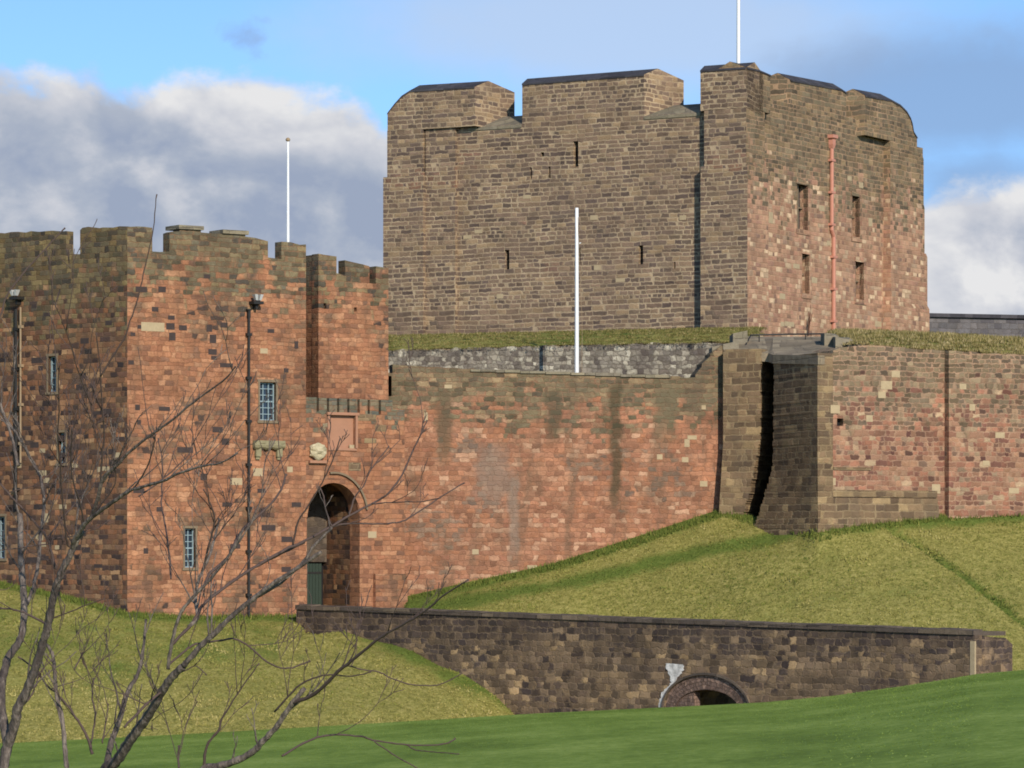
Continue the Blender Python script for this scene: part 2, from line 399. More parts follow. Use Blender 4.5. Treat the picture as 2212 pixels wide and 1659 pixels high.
M_bridge = masonry('sooty bridge masonry', 0.29, 0.5, pal((84, 70, 56), (104, 86, 68), (118, 98, 76), (92, 76, 60), (128, 106, 80), (98, 80, 64), (76, 64, 54), (146, 120, 88), k=1.42), s2l(146, 124, 98, 1.1), 0.035, 0.6,
                 pal2=pal((64, 54, 50), (74, 62, 56), (84, 70, 60), (60, 52, 48), (94, 78, 64), k=1.2), z2=-3.25, w2=.55,
                 patch=dict(t=.56, pal=pal((66, 56, 52), (78, 66, 58), (92, 76, 64), (72, 60, 54), (104, 86, 68), k=1.25), scale=.4), grime=.35, grime_col=s2l(62, 54, 48, 1.0), seed=10, warp=.28, vary=.45, blotch=.5)
M_coping = masonry('dark coping stone', 0.5, 1.1, pal((78, 68, 60), (92, 80, 68), (70, 62, 56), (104, 90, 74), k=1.35), s2l(60, 54, 52), 0.02, 0.6, grime=.3, seed=11)
M_lead = masonry('slate grey sloping coping', 0.6, 1.4, pal((70, 68, 72), (80, 77, 80), (64, 62, 66), k=.9), s2l(52, 51, 56), 0.02, 0.6, grime=.1, bump=.3, seed=12)
M_cap = masonry('mossy grey cap stone', 0.6, 1.3, pal((112, 104, 86), (122, 112, 92), (104, 96, 82), k=1.35), s2l(84, 78, 68), 0.02, 0.6, grime=.2, seed=13)
M_slab = masonry('grey flagstone', 0.9, 1.6, pal((110, 98, 80), (118, 106, 86), (104, 92, 76), k=1.55), s2l(90, 84, 76, 1.3), 0.03, 0.5, grime=.35, seed=14)
M_barb = masonry('red and grey sandstone of the barbican', 0.235, 0.44, red_pal, s2l(176, 128, 96, .85), 0.025, 0.45, pal2=pal((104, 100, 82), (124, 116, 94), (114, 106, 88), (92, 92, 82), (134, 120, 96), k=.9), z2=7.5, w2=.6, grime=.2, vary=.24, seed=18)
M_brick = masonry('purple brick voussoirs', 0.16, 0.11, pal((104, 84, 74), (118, 96, 84), (92, 76, 68), (130, 106, 92), k=1.2), s2l(78, 66, 58), 0.018, 0.6, grime=.2, seed=15)
M_far = masonry('distant grey wall', 0.4, 0.8, pal((88, 84, 84), (98, 92, 90), (80, 76, 78), k=1.3), s2l(110, 104, 98), 0.03, 0.3, grime=.3, seed=16)
M_inside = masonry('grey stone of the gate recess', 0.3, 0.5, pal((104, 90, 78), (122, 106, 90), (92, 80, 72), (132, 114, 96), k=.65), s2l(128, 112, 94, .8), 0.03, 0.5, grime=.3, seed=17)  # colour darkened to deepen the shade inside the gate arch

def plain(name, col, rough=.7, var=.25, scale=6, spec=.3, metal=0, bump=.2):
    m, g = newmat(name); tcn = g.new('ShaderNodeTexCoord'); o = E(g, tcn.outputs['Object'])
    n = g.noise(o, scale, 5, .6); n2 = g.noise(o, scale * 6, 3, .6)
    c = g.mix(1.0, g.mix(0.0, col, col), g.grey((n - .5) * var * 2 + (n2 - .5) * var + 1.0), 'MULTIPLY')
    g.out(c, rough, n2 * 0.01, bump, spec, metal); return m
M_white = plain('white painted pole', (.80, .79, .76), .45, .06)
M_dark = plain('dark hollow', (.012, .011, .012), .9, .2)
M_iron = plain('black iron pipe', (.022, .02, .018), .6, .3)
M_pipe_pale = plain('weathered pale pipe', s2l(150, 128, 100), .7, .2)
M_copper = plain('salmon painted pipe', s2l(206, 142, 118, .85), .55, .12)
M_frame = plain('blue grey window frame', s2l(138, 156, 160, .95), .6, .15)
M_jamb = plain('grey green window stone', s2l(134, 116, 92, .85), .85, .25)
M_glass = plain('dark leaded glass', (.02, .03, .045), .15, .3, spec=.6)
M_pink = plain('pale pink panel stone', s2l(180, 132, 104, .8), .85, .15, 2)
M_pale = plain('cream sandstone block', s2l(190, 168, 132, .8), .85, .25, 4)
M_carved = plain('pale carved stone', s2l(190, 176, 142, .9), .85, .5, 5, bump=.6)
M_trough = plain('grey green corbel stone', s2l(146, 136, 104, .88), .85, .3, 4, bump=.5)
M_door = plain('dark green door paint', s2l(52, 64, 54, .9), .55, .2)
M_lampw = plain('white lamp housing', (.42, .42, .40), .4, .1)
M_lime = plain('white lime deposit', s2l(214, 208, 200, .9), .9, 1.1, 3.5, bump=.6)
M_deadwood = plain('dead brown stems', s2l(96, 66, 50, .8), .9, .3)

def bark():
    m, g = newmat('grey brown bark'); tcn = g.new('ShaderNodeTexCoord'); o = E(g, tcn.outputs['Object'])
    x, y, z = g.sep(o)
    n = g.noise(g.xyz(x * 3, y * 3, z * 1.0), 9, 5, .65); n2 = g.noise(o, 1.4, 3)
    c = g.ramp(n * .6 + n2 * .4, [(.3, s2l(54, 46, 44)), (.48, s2l(90, 80, 74)), (.6, s2l(136, 122, 110)), (.75, s2l(112, 112, 92))])
    g.out(c, .9, n * .03, 1.0, .2); return m
M_bark = bark()
M_twig = plain('dark reddish twig', s2l(84, 68, 62), .85, .3, 8)

def grass_ground(name, dry, green, scale=1.0):
    m, g = newmat(name); tcn = g.new('ShaderNodeTexCoord'); o = E(g, tcn.outputs['Object'])
    at = g.new('ShaderNodeAttribute', attribute_name='green'); gr = E(g, at.outputs['Fac'])
    x, y, z = g.sep(o)
    n = g.noise(o, .35 * scale, 4, .6); n2 = g.noise(g.xyz(x * 1.5, y * 1.0, z * 2), 2.2 * scale, 5, .7); n3 = g.noise(o, 9 * scale, 3, .7)
    cd = g.ramp(n2 * .55 + n3 * .45, dry); cg = g.ramp(n2 * .5 + n3 * .5, green)
    c = g.mix((gr * 1.15 + (n - .5) * 1.7 + (n2 - .5) * 1.1 + .06).smooth(.15, .85), cd, cg)
    g.out(c, .95, n2 * .12 + n3 * .08, .9, .1); return m
dry = [(.36, s2l(98, 96, 44, 1.0)), (.5, s2l(138, 131, 68, 1.0)), (.62, s2l(168, 155, 92, 1.0))]
grn = [(.3, s2l(70, 84, 32, .95)), (.5, s2l(98, 112, 48, .95)), (.7, s2l(122, 130, 64, .95))]
M_bank = grass_ground('rough winter grass', dry, grn)
def lawn_mat():
    m, g = newmat('mown lawn'); tcn = g.new('ShaderNodeTexCoord'); o = E(g, tcn.outputs['Object'])
    x, y, z = g.sep(o)
    n = g.noise(g.xyz(x * .35, y * .12, 0), .7, 5, .65); n2 = g.noise(g.xyz(x * 1.2, y * .5, 0), 2.5, 5, .7); n3 = g.noise(o, 14, 3, .7)
    c = g.ramp(n * .4 + n2 * .3 + n3 * .3, [(.41, s2l(78, 94, 28, 1.3)), (.5, s2l(100, 117, 42, 1.3)), (.59, s2l(126, 138, 64, 1.3))])
    g.out(c, .95, n2 * .02 + n3 * .01, .5, .1); return m
M_lawn = lawn_mat()
def blade_mat(name, stops):
    m, g = newmat(name); at = g.new('ShaderNodeAttribute', attribute_name='tone')
    c = g.ramp(E(g, at.outputs['Fac']), stops); g.out(c, .9, None, 0, .1); return m
M_blade = blade_mat('grass blades', [(0, s2l(84, 98, 42, .95)), (.35, s2l(114, 117, 54, 1.0)), (.6, s2l(145, 136, 74, 1.0)), (1, s2l(174, 160, 104, 1.0))])
M_rough = blade_mat('rampart grass blades', [(0, s2l(76, 84, 40, .95)), (.35, s2l(104, 98, 52, .95)), (.6, s2l(134, 120, 76, .95)), (1, s2l(176, 158, 116, .95))])
M_short = blade_mat('lawn blades', [(0, s2l(78, 96, 38, 1.1)), (.5, s2l(100, 118, 54, 1.1)), (1, s2l(128, 140, 80, 1.1))])

# ------------------------------------------------------------------ ground: lawn, moat, grass banks
def ip(px, tab): return np.interp(px, [t[0] for t in tab], [t[1] for t in tab])
CREST = [(-6000, 1700), (-400, 1645), (0, 1606), (400, 1586), (800, 1563), (1160, 1541), (1500, 1525), (1650, 1517), (1800, 1503), (1950, 1482), (2040, 1468), (2110, 1456), (2212, 1447), (2700, 1440), (8000, 1430)]
BASE_Y = [(-6000, 330), (-400, 203), (0, 194.4), (275, 190), (650, 196), (870, 200), (1560, 203.6), (1668, 201.5), (1765, 197), (2040, 200.7), (2212, 203), (2700, 210), (8000, 300)]
BASE_P = [(-6000, 1190), (-400, 1205), (0, 1256), (140, 1285), (275, 1322), (420, 1330), (650, 1328), (664, 1376), (858, 1376), (874, 1294), (1000, 1262), (1200, 1216), (1400, 1151), (1500, 1118), (1562, 1098), (1600, 1108), (1668, 1128), (1765, 1138), (1900, 1122), (2040, 1110), (2212, 1101), (2700, 1096), (8000, 1090)]
YC = 150.0
FOOT = [(-6000, 167), (600, 167), (750, 167.5), (860, 169.6), (1000, 173.4), (1150, 177.7), (1280, 182), (1400, 181), (1700, 176), (2100, 171), (8000, 171)]
def prof(px):
    zc = (HY - ip(px, CREST)) * YC / F; Yw = ip(px, BASE_Y); zw = (HY - ip(px, BASE_P)) * Yw / F
    zf = min(-8.1, zc - 1.0); Yf = float(ip(px, FOOT))
    dd = np.arange(-200, 201, 50); Ym = float(np.mean(ip(px + dd, BASE_Y))); zm = float(np.mean((HY - np.array([BP(p) for p in px + dd])) * ip(px + dd, BASE_Y) / F))
    Ys = [2, 12, 40, 80, 120, YC - 6, YC, YC + 2.5, YC + 6, YC + 10, Yf, Yf + 4]; s = lambda Y: (Y - 2) / (YC - 2)
    Zs = [-2.3 + (zc + 2.3) * s(Y) for Y in Ys[:6]] + [zc, zc - .22, zc - .8, zf + .1, zf, zf + .5]
    for t in (.25, .5, .75):
        k = min(1, (1 - t) * 6); Yk, zk = Yw + (Ym - Yw) * k, zw + (zm - zw) * k
        Ys.append(Yf + 4 + (Yk - Yf - 4) * t); Zs.append(zf + .5 + (zk - zf - .5) * t + .35 * math.sin(math.pi * t))
    Ys += [Yw, Yw + 1.5, Yw + 12, 330, 6000]; Zs += [zw, zw, max(zw, 4.0), 5.0, 5.0]
    return Ys, Zs
def BP(p): return float(np.interp(p, [t[0] for t in BASE_P if not 655 < t[0] < 870], [t[1] for t in BASE_P if not 655 < t[0] < 870]))
def ground_z(px, Y):
    a_, b_ = prof(px); return float(np.interp(Y, a_, b_))
def lump(x, y): return .10 * math.sin(x * 1.9 + 1.3 * math.sin(y * .8)) * math.sin(y * 1.3 + x * .6) + .05 * math.sin(x * 4.1 + y * 2.7)
LINES = [([(880, 1312), (1060, 1290), (1300, 1243), (1560, 1182), (1760, 1146), (1900, 1132), (2212, 1116)], 13, .85),
         ([(1915, 1138), (1990, 1178), (2080, 1240), (2212, 1345)], 5, .9),
         ([(750, 1345), (900, 1415), (1010, 1475), (1170, 1545)], 20, .8)]
def green_at(px, py, top):
    v = max(0.0, 1 - abs(py - top) / 26.0) * 1.0
    for ln, wd, k in LINES:
        for (x0, y0), (x1, y1) in zip(ln[:-1], ln[1:]):
            t = ((px - x0) * (x1 - x0) + (py - y0) * (y1 - y0)) / ((x1 - x0) ** 2 + (y1 - y0) ** 2); t = min(1, max(0, t))
            d = math.hypot(px - x0 - t * (x1 - x0), py - y0 - t * (y1 - y0)); v = max(v, k * (1 - d / (wd * 1.8)))
    if px < 600: v = max(v, .35 * max(0, 1 - abs(py - 1400) / 120))
    return max(0, v)
def sheet(name, pxs, Ys, mat, rel=None):
    V, Fc, gr = [], [], []
    for px in pxs:
        a_, b_ = prof(px); top = float(ip(px, BASE_P)); Yw = float(ip(px, BASE_Y))
        for Y in Ys:
            yy_ = Y if rel is None else (161 + (Yw - 161) * Y if Y <= 1 else Yw + (Y - 1))
            z = float(np.interp(yy_, a_, b_)); x = (px - CX) * yy_ / F
            if 161 < yy_ < 206 and -700 < px < 2900: z += lump(x, yy_) * .8 * max(0, min(1, (Yw - yy_) * .3))
            py = HY - z * F / yy_; top = BP(px)
            crease = LINES[1][0]
            if 1915 < px < 2230 and 150 < yy_ < 206:
                cy = float(ip(px, crease)); z -= .35 * max(0, 1 - abs(py - cy) / 9)
            V.append((x, yy_, z)); gr.append(green_at(px, py, top) if yy_ > 160 else 0)
    n = len(Ys)
    for i in range(len(pxs) - 1):
        for j in range(n - 1): Fc.append((i * n + j, (i + 1) * n + j, (i + 1) * n + j + 1, i * n + j + 1))
    me = bpy.data.meshes.new(name); me.from_pydata(V, [], Fc); me.materials.append(mat)
    at = me.attributes.new('green', 'FLOAT', 'POINT'); at.data.foreach_set('value', gr)
    me.polygons.foreach_set('use_smooth', [True] * len(me.polygons))
    o = bpy.data.objects.new(name, me); COL.objects.link(o); return struct(o)
pxs = list(np.arange(-6000, -600, 300)) + list(np.arange(-600, -60, 45)) + list(np.arange(-60, 2290, 7)) + list(np.arange(2300, 2900, 50)) + list(np.arange(2900, 8001, 300))
pxs = [float(p) for p in pxs]
sheet('lawn', pxs, [2, 5, 12, 20, 30, 40, 50, 60, 70, 80, 90, 100, 110, 120, 128, 136, 141, 145, 148, 150, 151.2, 152.5, 154], M_lawn)
sheet('moat', pxs, [154, 155, 156, 158, 160, 161], M_bank)
sheet('grass_bank', pxs, [i / 110 for i in range(111)] + [2, 3, 6, 13, 60, 140, 800, 5000], M_bank, rel=True)
mb = MB(); mb.face([(-4000, -2000, -9.5), (4000, -2000, -9.5), (4000, 6000, -9.5), (-4000, 6000, -9.5)]); 
gp = struct(mb.build('terrain', M_bank))
mb = MB(); mb.face([(-300, -400, -2.45), (300, -400, -2.45), (300, 6, -2.45), (-300, 6, -2.45)]); struct(mb.build('field', M_lawn))

def blades(name, pts, hts, tones, mat, nb=4, spread=.12, wid=.03):
    """tufts: every point grows nb leaning triangles"""
    n = len(pts); pts = np.array(pts); V = np.zeros((n, nb, 3, 3)); hts = np.array(hts)
    ang = rng.uniform(0, 2 * np.pi, (n, nb)); off = rng.uniform(-spread, spread, (n, nb, 2)); hh = hts[:, None] * rng.uniform(.5, 1.1, (n, nb)); lean = rng.uniform(.1, .6, (n, nb)) * hh
    la = rng.uniform(0, 2 * np.pi, (n, nb))
    bx = pts[:, None, 0] + off[..., 0]; by = pts[:, None, 1] + off[..., 1]; bz = np.repeat(pts[:, None, 2], nb, 1) - .03
    V[:, :, 0] = np.stack([bx - wid * np.cos(ang), by - wid * np.sin(ang), bz], -1)
    V[:, :, 1] = np.stack([bx + wid * np.cos(ang), by + wid * np.sin(ang), bz], -1)
    V[:, :, 2] = np.stack([bx + lean * np.cos(la), by + lean * np.sin(la), bz + hh], -1)
    V = V.reshape(-1, 3); nf = n * nb
    me = bpy.data.meshes.new(name); me.vertices.add(len(V)); me.vertices.foreach_set('co', V.ravel())
    me.loops.add(nf * 3); me.loops.foreach_set('vertex_index', np.arange(nf * 3)); me.polygons.add(nf)
    me.polygons.foreach_set('loop_start', np.arange(0, nf * 3, 3)); me.polygons.foreach_set('loop_total', np.full(nf, 3)); me.update(calc_edges=True)
    at = me.attributes.new('tone', 'FLOAT', 'POINT'); tt = np.repeat(np.array(tones), nb * 3) + np.repeat(rng.uniform(-.18, .18, nf), 3); at.data.foreach_set('value', np.clip(tt, 0, 1).astype('f'))
    me.materials.append(mat); o = bpy.data.objects.new(name, me); COL.objects.link(o); return stuff(o)
pts, hts, tn = [], [], []
for i in range(30000):
    px = random.uniform(-60, 2270); Yw = float(ip(px, BASE_Y)); Yf = float(ip(px, FOOT)); Y = Yf + (Yw - Yf - .3) * random.random() ** .9
    if 648 < px < 880 and Y > Yw - 3.5: continue
    z = ground_z(px, Y); x = (px - CX) * Y / F; py = HY - z * F / Y
    gv = green_at(px, py, BP(px))
    cl = math.sin(x * 1.1 + 2 * math.sin(Y * .7)) * math.sin(Y * 1.4 + x * .5); c2 = math.sin(x * .31 + Y * .2) * math.sin(Y * .37 - x * .12)
    pts.append((x, Y, z + lump(x, Y) * .8 * max(0, min(1, (Yw - Y) * .3)))); hts.append(random.uniform(.05, .12) * (1.3 if cl > .3 else .8)); tn.append(max(0, min(1, .42 + .15 * cl + .20 * c2 + max(0, min(.22, (py - 1300) / 900)) - .5 * gv + random.gauss(0, .09))))
blades('bank_grass', pts, hts, tn, M_blade, 4, .18, .04)
pts, hts, tn = [], [], []
for i in range(26000):
    px = random.uniform(-40, 2260); Y = 50 + 100 * random.random() ** .8; x = (px - CX) * Y / F
    pts.append((x, Y, ground_z(px, Y))); hts.append(random.uniform(.015, .045) * Y / 100); tn.append(.38 + .2 * math.sin(x * .5 + .7 * math.sin(Y * .21)) * math.sin(Y * .33 + x * .15) + random.gauss(0, .12))
blades('lawn_grass', pts, hts, tn, M_short, 5, .22, .02)

# ------------------------------------------------------------------ windows with frame, bars and panes
def window(f, h, parent, jamb=True, bars=(3, 6), rev=.28, label=None):
    u0, u1, z0, z1 = h['u0'], h['u1'], h['z0'], h['z1']; wd, ht = u1 - u0, z1 - z0
    mb = MB(); t = .055
    for a_, b_, c_, d_ in ((u0, u0 + t, z0, z1), (u1 - t, u1, z0, z1), (u0 + t, u1 - t, z0, z0 + t), (u0 + t, u1 - t, z1 - t, z1)): fbox(mb, f, a_, b_, c_, d_, rev - .09, rev - .01)
    nx, nz = bars
    for i in range(1, nx): x = u0 + wd * i / nx; fbox(mb, f, x - .022, x + .022, z0 + t, z1 - t, rev - .075, rev - .02)
    for j in range(1, nz):
        zz = z0 + ht * j / nz; k = .035 if j == nz // 2 else .02
        fbox(mb, f, u0 + t, u1 - t, zz - k, zz + k, rev - .07, rev - .015)
    fr = mb.build('window', M_frame, parent)
    if label: fr['label'] = label
    panel(f, h, rev).build('pane', M_glass, fr)
    if jamb:
        mb = MB(); j = .09
        fbox(mb, f, u0 - j, u0, z0 - .02, z1 + .02, -.03, rev); fbox(mb, f, u1, u1 + j, z0 - .02, z1 + .02, -.03, rev)
        fbox(mb, f, u0 - j - .04, u1 + j + .04, z1 + .02, z1 + .14, -.03, rev); fbox(mb, f, u0 - j - .06, u1 + j + .06, z0 - .14, z0 - .02, -.07, rev)
        mb.build('window_surround', M_jamb, fr)
    return fr
def slit(f, h, parent, rev=.45, name='arrow_slit'):
    return panel(f, h, rev, .0).build(name, M_dark, parent)

# ------------------------------------------------------------------ gatehouse
def rot(phi): return Vector((math.cos(R(phi)), math.sin(R(phi))))      # direction of a wall whose face looks phi degrees to the right
GA = W(275, 190.0)
fF = Face(GA, GA + rot(35) * 11.2)                  # long front face
fF = Face(GA, fF.at(fF.U(661)))
uL = rot(-38); fS = Face(GA - uL * 22, GA)          # flank running away to the left
gate = thing('gatehouse', 'red sandstone gatehouse tower with broken battlements behind the bare tree', 'gatehouse', (GA.x, GA.y + 4, -2))
top = proj(fF, [(275, 490), (329, 492)]) + proj(fF, [(329, 543), (366, 543)]) + proj(fF, [(366, 503), (374, 500), (388, 500)]) + proj(fF, [(388, 494), (434, 494)]) + proj(fF, [(434, 502), (484, 505)]) + proj(fF, [(484, 503), (530, 504)]) + proj(fF, [(530, 511), (579, 521)]) + proj(fF, [(579, 556), (608, 560)]) + proj(fF, [(608, 522), (661, 528)])
hw1 = hole(fF, 561, 596, 826, 908, rev=.4); hw2 = hole(fF, 399, 422, 1142, 1226, rev=.4)
h_s1 = hole(fF, 466, 474, 815, 832); h_s1 = None
mb = MB(); wall(mb, fF, .62, jag(top, .055), -5.5, [hw1, hw2]); mb.build('front_wall', M_gate, gate)
topS = [(0, fS.Zat(-300, 512))] + proj(fS, [(0, 503), (143, 499)]) + proj(fS, [(143, 550), (173, 549)]) + proj(fS, [(173, 497), (178, 492), (275, 489)])
topS[-1] = (fS.L, topS[-1][1])
hs = [hole(fS, 104, 122, 770, 846, rev=.4), hole(fS, 126, 142, 935, 1000, rev=.4), hole(fS, -6, 11, 1116, 1206, rev=.4)]
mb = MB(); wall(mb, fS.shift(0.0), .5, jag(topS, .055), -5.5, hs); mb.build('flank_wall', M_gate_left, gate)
# body behind the faces (roof and back walls)
zr = fF.Zat(600, 582)
body = [fS.at(0, .48), fS.at(fS.L - .4, .48), fF.at(.4, .6), fF.at(fF.L - .02, .6), fF.at(fF.L - .02, 9.5), fS.at(0, 14)]
mb = MB(); mb.prism(body, -3, zr); mb.build('roof_block', M_gate, gate)
# flared cap stones on two merlons
for p0, p1, py in ((384, 438, 488.5), (479, 535, 498.5)):
    mb = MB(); u0, u1 = fF.U(p0), fF.U(p1); z = fF.Zat(p0, py); fbox(mb, fF, u0, u1, z - .13, z + .06, -.12, 1.2)
    mb.build('cap_stone', M_cap, gate)
window(fF, hw1, gate, bars=(3, 6)); window(fF, hw2, gate, bars=(2, 6))
window(fS, hs[0], gate, bars=(2, 5)); window(fS, hs[1], gate, bars=(2, 4)); window(fS, hs[2], gate, bars=(2, 6))
# odd blocks set into the front: pale, dark
def blocks(f, lst, mat, name, parent, proud=.012):
    for px, py, w_, h_ in lst:
        u, z = f.UZ(px, py); k = f.Yat(px) / F; c = f.u.x - (px - CX) / F * f.u.y
        mb = MB(); fbox(mb, f, u - w_ * k / c / 2, u + w_ * k / c / 2, z - h_ * k / 2, z + h_ * k / 2, -proud, .05)
        mb.build(name, mat, parent)
blocks(fF, [(330, 706, 50, 19), (510, 1040, 26, 15), (570, 758, 16, 11), (557, 1020, 20, 17), (626, 1014, 12, 12)], M_pale, 'pale_block', gate)
M_darkst = plain('dark weathered block', s2l(72, 60, 56, .85), .9, .4, 5)
dk = [(368, 705, 18, 14), (372, 727, 14, 17), (395, 708, 17, 11), (447, 597, 14, 9), (452, 709, 12, 15), (460, 732, 14, 18), (459, 760, 18, 12), (370, 686, 14, 9), (305, 625, 24, 12), (335, 668, 14, 10), (350, 625, 16, 12),
      (287, 722, 10, 8), (283, 783, 12, 9), (301, 706, 8, 8), (489, 789, 28, 9), (462, 773, 12, 8), (484, 702, 15, 11), (470, 928, 22, 12), (487, 954, 16, 14), (260, 882, 30, 12), (297, 880, 10, 12), (300, 912, 8, 10), (355, 883, 24, 9), (440, 1030, 14, 14), (400, 972, 34, 12), (585, 715, 14, 8), (618, 800, 10, 9), (640, 745, 8, 16), (565, 1060, 18, 9), (640, 1090, 20, 10), (580, 1140, 30, 12), (620, 1165, 24, 12), (300, 1060, 24, 10), (345, 1100, 14, 10), (315, 1190, 10, 12), (490, 1090, 20, 9), (508, 1180, 22, 10), (618, 1230, 20, 11)]
blocks(fF, [d for d in dk if d[0] > 280], M_darkst, 'dark_block', gate)
random.seed(3)
dk2 = [(random.uniform(15, 265), random.uniform(640, 1230), random.choice((10, 14, 18, 24)), random.choice((8, 10, 12))) for _ in range(34)]
blocks(fS, dk2, M_darkst, 'dark_block', gate, .006)
blocks(fS, [(random.uniform(15, 262), random.uniform(900, 1230), random.choice((9, 12, 16)), random.choice((9, 11))) for _ in range(16)], M_pale, 'pale_block', gate, .009)
# old stone corbel under the window
mb = MB(); u0, z0 = fF.UZ(545, 972); u1, _ = fF.UZ(611, 972); pts_ = []
for i in range(11):
    t = i / 10; pts_.append(fF.pt(u0 + (u1 - u0) * t, z0 + .24, -.12))
mb.tube(pts_, [.20 + .05 * math.sin(i * 1.9) if 0 < i < 10 else .16 for i in range(11)], 10)
fbox(mb, fF, u0 + .03, u1 - .03, z0 + .33, z0 + .47, -.3, .02)
for uu in (u0 + .12, u1 - .42): fbox(mb, fF, uu, uu + .3, z0 - .32, z0 + .1, -.18, .02); fbox(mb, fF, uu + .04, uu + .26, z0 - .46, z0 - .30, -.10, .02)
mb.build('corbel', M_trough, gate)
# upper part set back behind the barbican
fB = Face(fF.at(fF.L + .02, 1.7), fF.at(fF.L + 7.5, 1.7)); fB = Face(fB.at(fB.U(688)), fB.at(fB.U(839)))
top = [(0, fB.Zat(690, 548))] + proj(fB, [(727, 554)]) + proj(fB, [(727, 590), (745, 594)]) + proj(fB, [(745, 562), (798, 575)]) + proj(fB, [(798, 612), (812, 613)]) + proj(fB, [(812, 575), (839, 579)])
mb = MB(); wall(mb, fB, .62, jag(top, .05), 6.6, [hole(fB, 765, 771, 664, 673), hole(fB, 699, 705, 655, 667)]); 
mb.build('recessed_wall', M_gate, gate)
zb = fB.Zat(800, 640); mb = MB(); mb.prism([fB.at(.02, .6), fB.at(fB.L - .3, .6), fB.at(fB.L - .3, 7), fB.at(.02, 7)], 6.6, zb); mb.prism([fB.at(.02, .6), fB.at(.65, .6), fB.at(.65, 2.6), fB.at(.02, 2.6)], zb + .002, fB.Zat(690, 549)); mb.build('rear_block', M_gate, gate)

# ------------------------------------------------------------------ barbican with the gate
fP = Face(fF.at(fF.L), fF.at(fF.L + 9)); fP = Face(fP.A, fP.at(fP.U(874)))
barb = thing('barbican', 'low battlemented porch with arched gateway between gatehouse and curtain wall', 'barbican', (*fP.at(2, 1), -2))
prof_, x = [], 0.0
mer = [(661, 684), (689, 706), (711, 728), (733, 750), (755, 772), (777, 794), (799, 818), (823, 848)]
for i, (p0, p1) in enumerate(mer):
    py = 858 + (p0 - 661) * .035
    if i == 0: prof_ += [(0, fP.Zat(661, py))] + [fP.UZ(p1, py)]
    else: prof_ += proj(fP, [(p0, py), (p1, py + 1)])
    if i < len(mer) - 1: prof_ += proj(fP, [(p1, 889 + i), (mer[i + 1][0], 889 + i)])
prof_ += proj(fP, [(848, 885)]) + [(fP.L, fP.Zat(874, 886))]
DEP = 3.1
gh = dict(u0=fP.U(659) if fP.U(659) > .05 else .05, u1=fP.U(777), z0=-4.9, z1=fP.Zat(716, 1043), spring=fP.Zat(716, 1118), rev=.9)
pn = hole(fP, 712, 766, 897, 968, rev=.16)
mb = MB(); wall(mb, fP, .9, jag(prof_, .02), -5, [gh, pn]); mb.build('front_wall', M_barb, barb)
mb = MB()
for i, uu in enumerate([(-.6, gh['u0'] - .001), (gh['u1'] + .001, fP.L)]): mb.prism([fP.at(uu[0], .92), fP.at(uu[1], .92), fP.at(uu[1], DEP + .9), fP.at(uu[0], DEP + .9)], -5, fP.Zat(716, 905))
fbk = fP.shift(DEP)
mb.prism([fP.at(gh['u0'], .92), fP.at(gh['u1'], .92), fP.at(gh['u1'], DEP + .9), fP.at(gh['u0'], DEP + .9)], gh['z1'] + .02, fP.Zat(716, 905))
mb.build('passage_walls', M_gate_left, barb)  # darker flank stone on the reveals, shade of the opening put into the colour
dh = dict(u0=fbk.U(664), u1=fbk.U(706), z0=-3.4, z1=fbk.Zat(690, 1214), rev=.3)
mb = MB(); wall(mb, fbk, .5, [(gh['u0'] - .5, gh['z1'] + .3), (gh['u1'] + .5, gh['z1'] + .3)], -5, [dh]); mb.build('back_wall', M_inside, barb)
mb = MB(); fbox(mb, fbk, dh['u0'], dh['u1'], dh['z0'], dh['z1'], .35, .42); mb.build('door_hollow', M_dark, barb)
mb = MB(); n = 5; du = (fbk.U(697) - dh['u0']) / n
for i in range(n): fbox(mb, fbk, dh['u0'] + i * du + .008, dh['u0'] + (i + 1) * du - .008, dh['z0'], dh['z1'] - .08, .1, .16)
dr_ = mb.build('door', M_door, barb)
mb = MB(); fbox(mb, fbk, dh['u0'] + .02, dh['u0'] + n * du - .02, dh['z1'] - .6, dh['z1'] - .5, .08, .1); mb.build('hinge', M_iron, dr_); mb = MB(); fbox(mb, fbk, dh['u0'] + .02, dh['u0'] + n * du - .02, dh['z0'] + .9, dh['z0'] + 1.0, .08, .1); mb.build('hinge', M_iron, dr_)
mb = MB(); mb.prism([fP.at(gh['u0'] - .3, -1.5), fP.at(gh['u1'] + .3, -1.5), fP.at(gh['u1'] + .3, DEP + .4), fP.at(gh['u0'] - .3, DEP + .4)], -6, -2.95); mb.build('passage_floor', M_slab, barb)
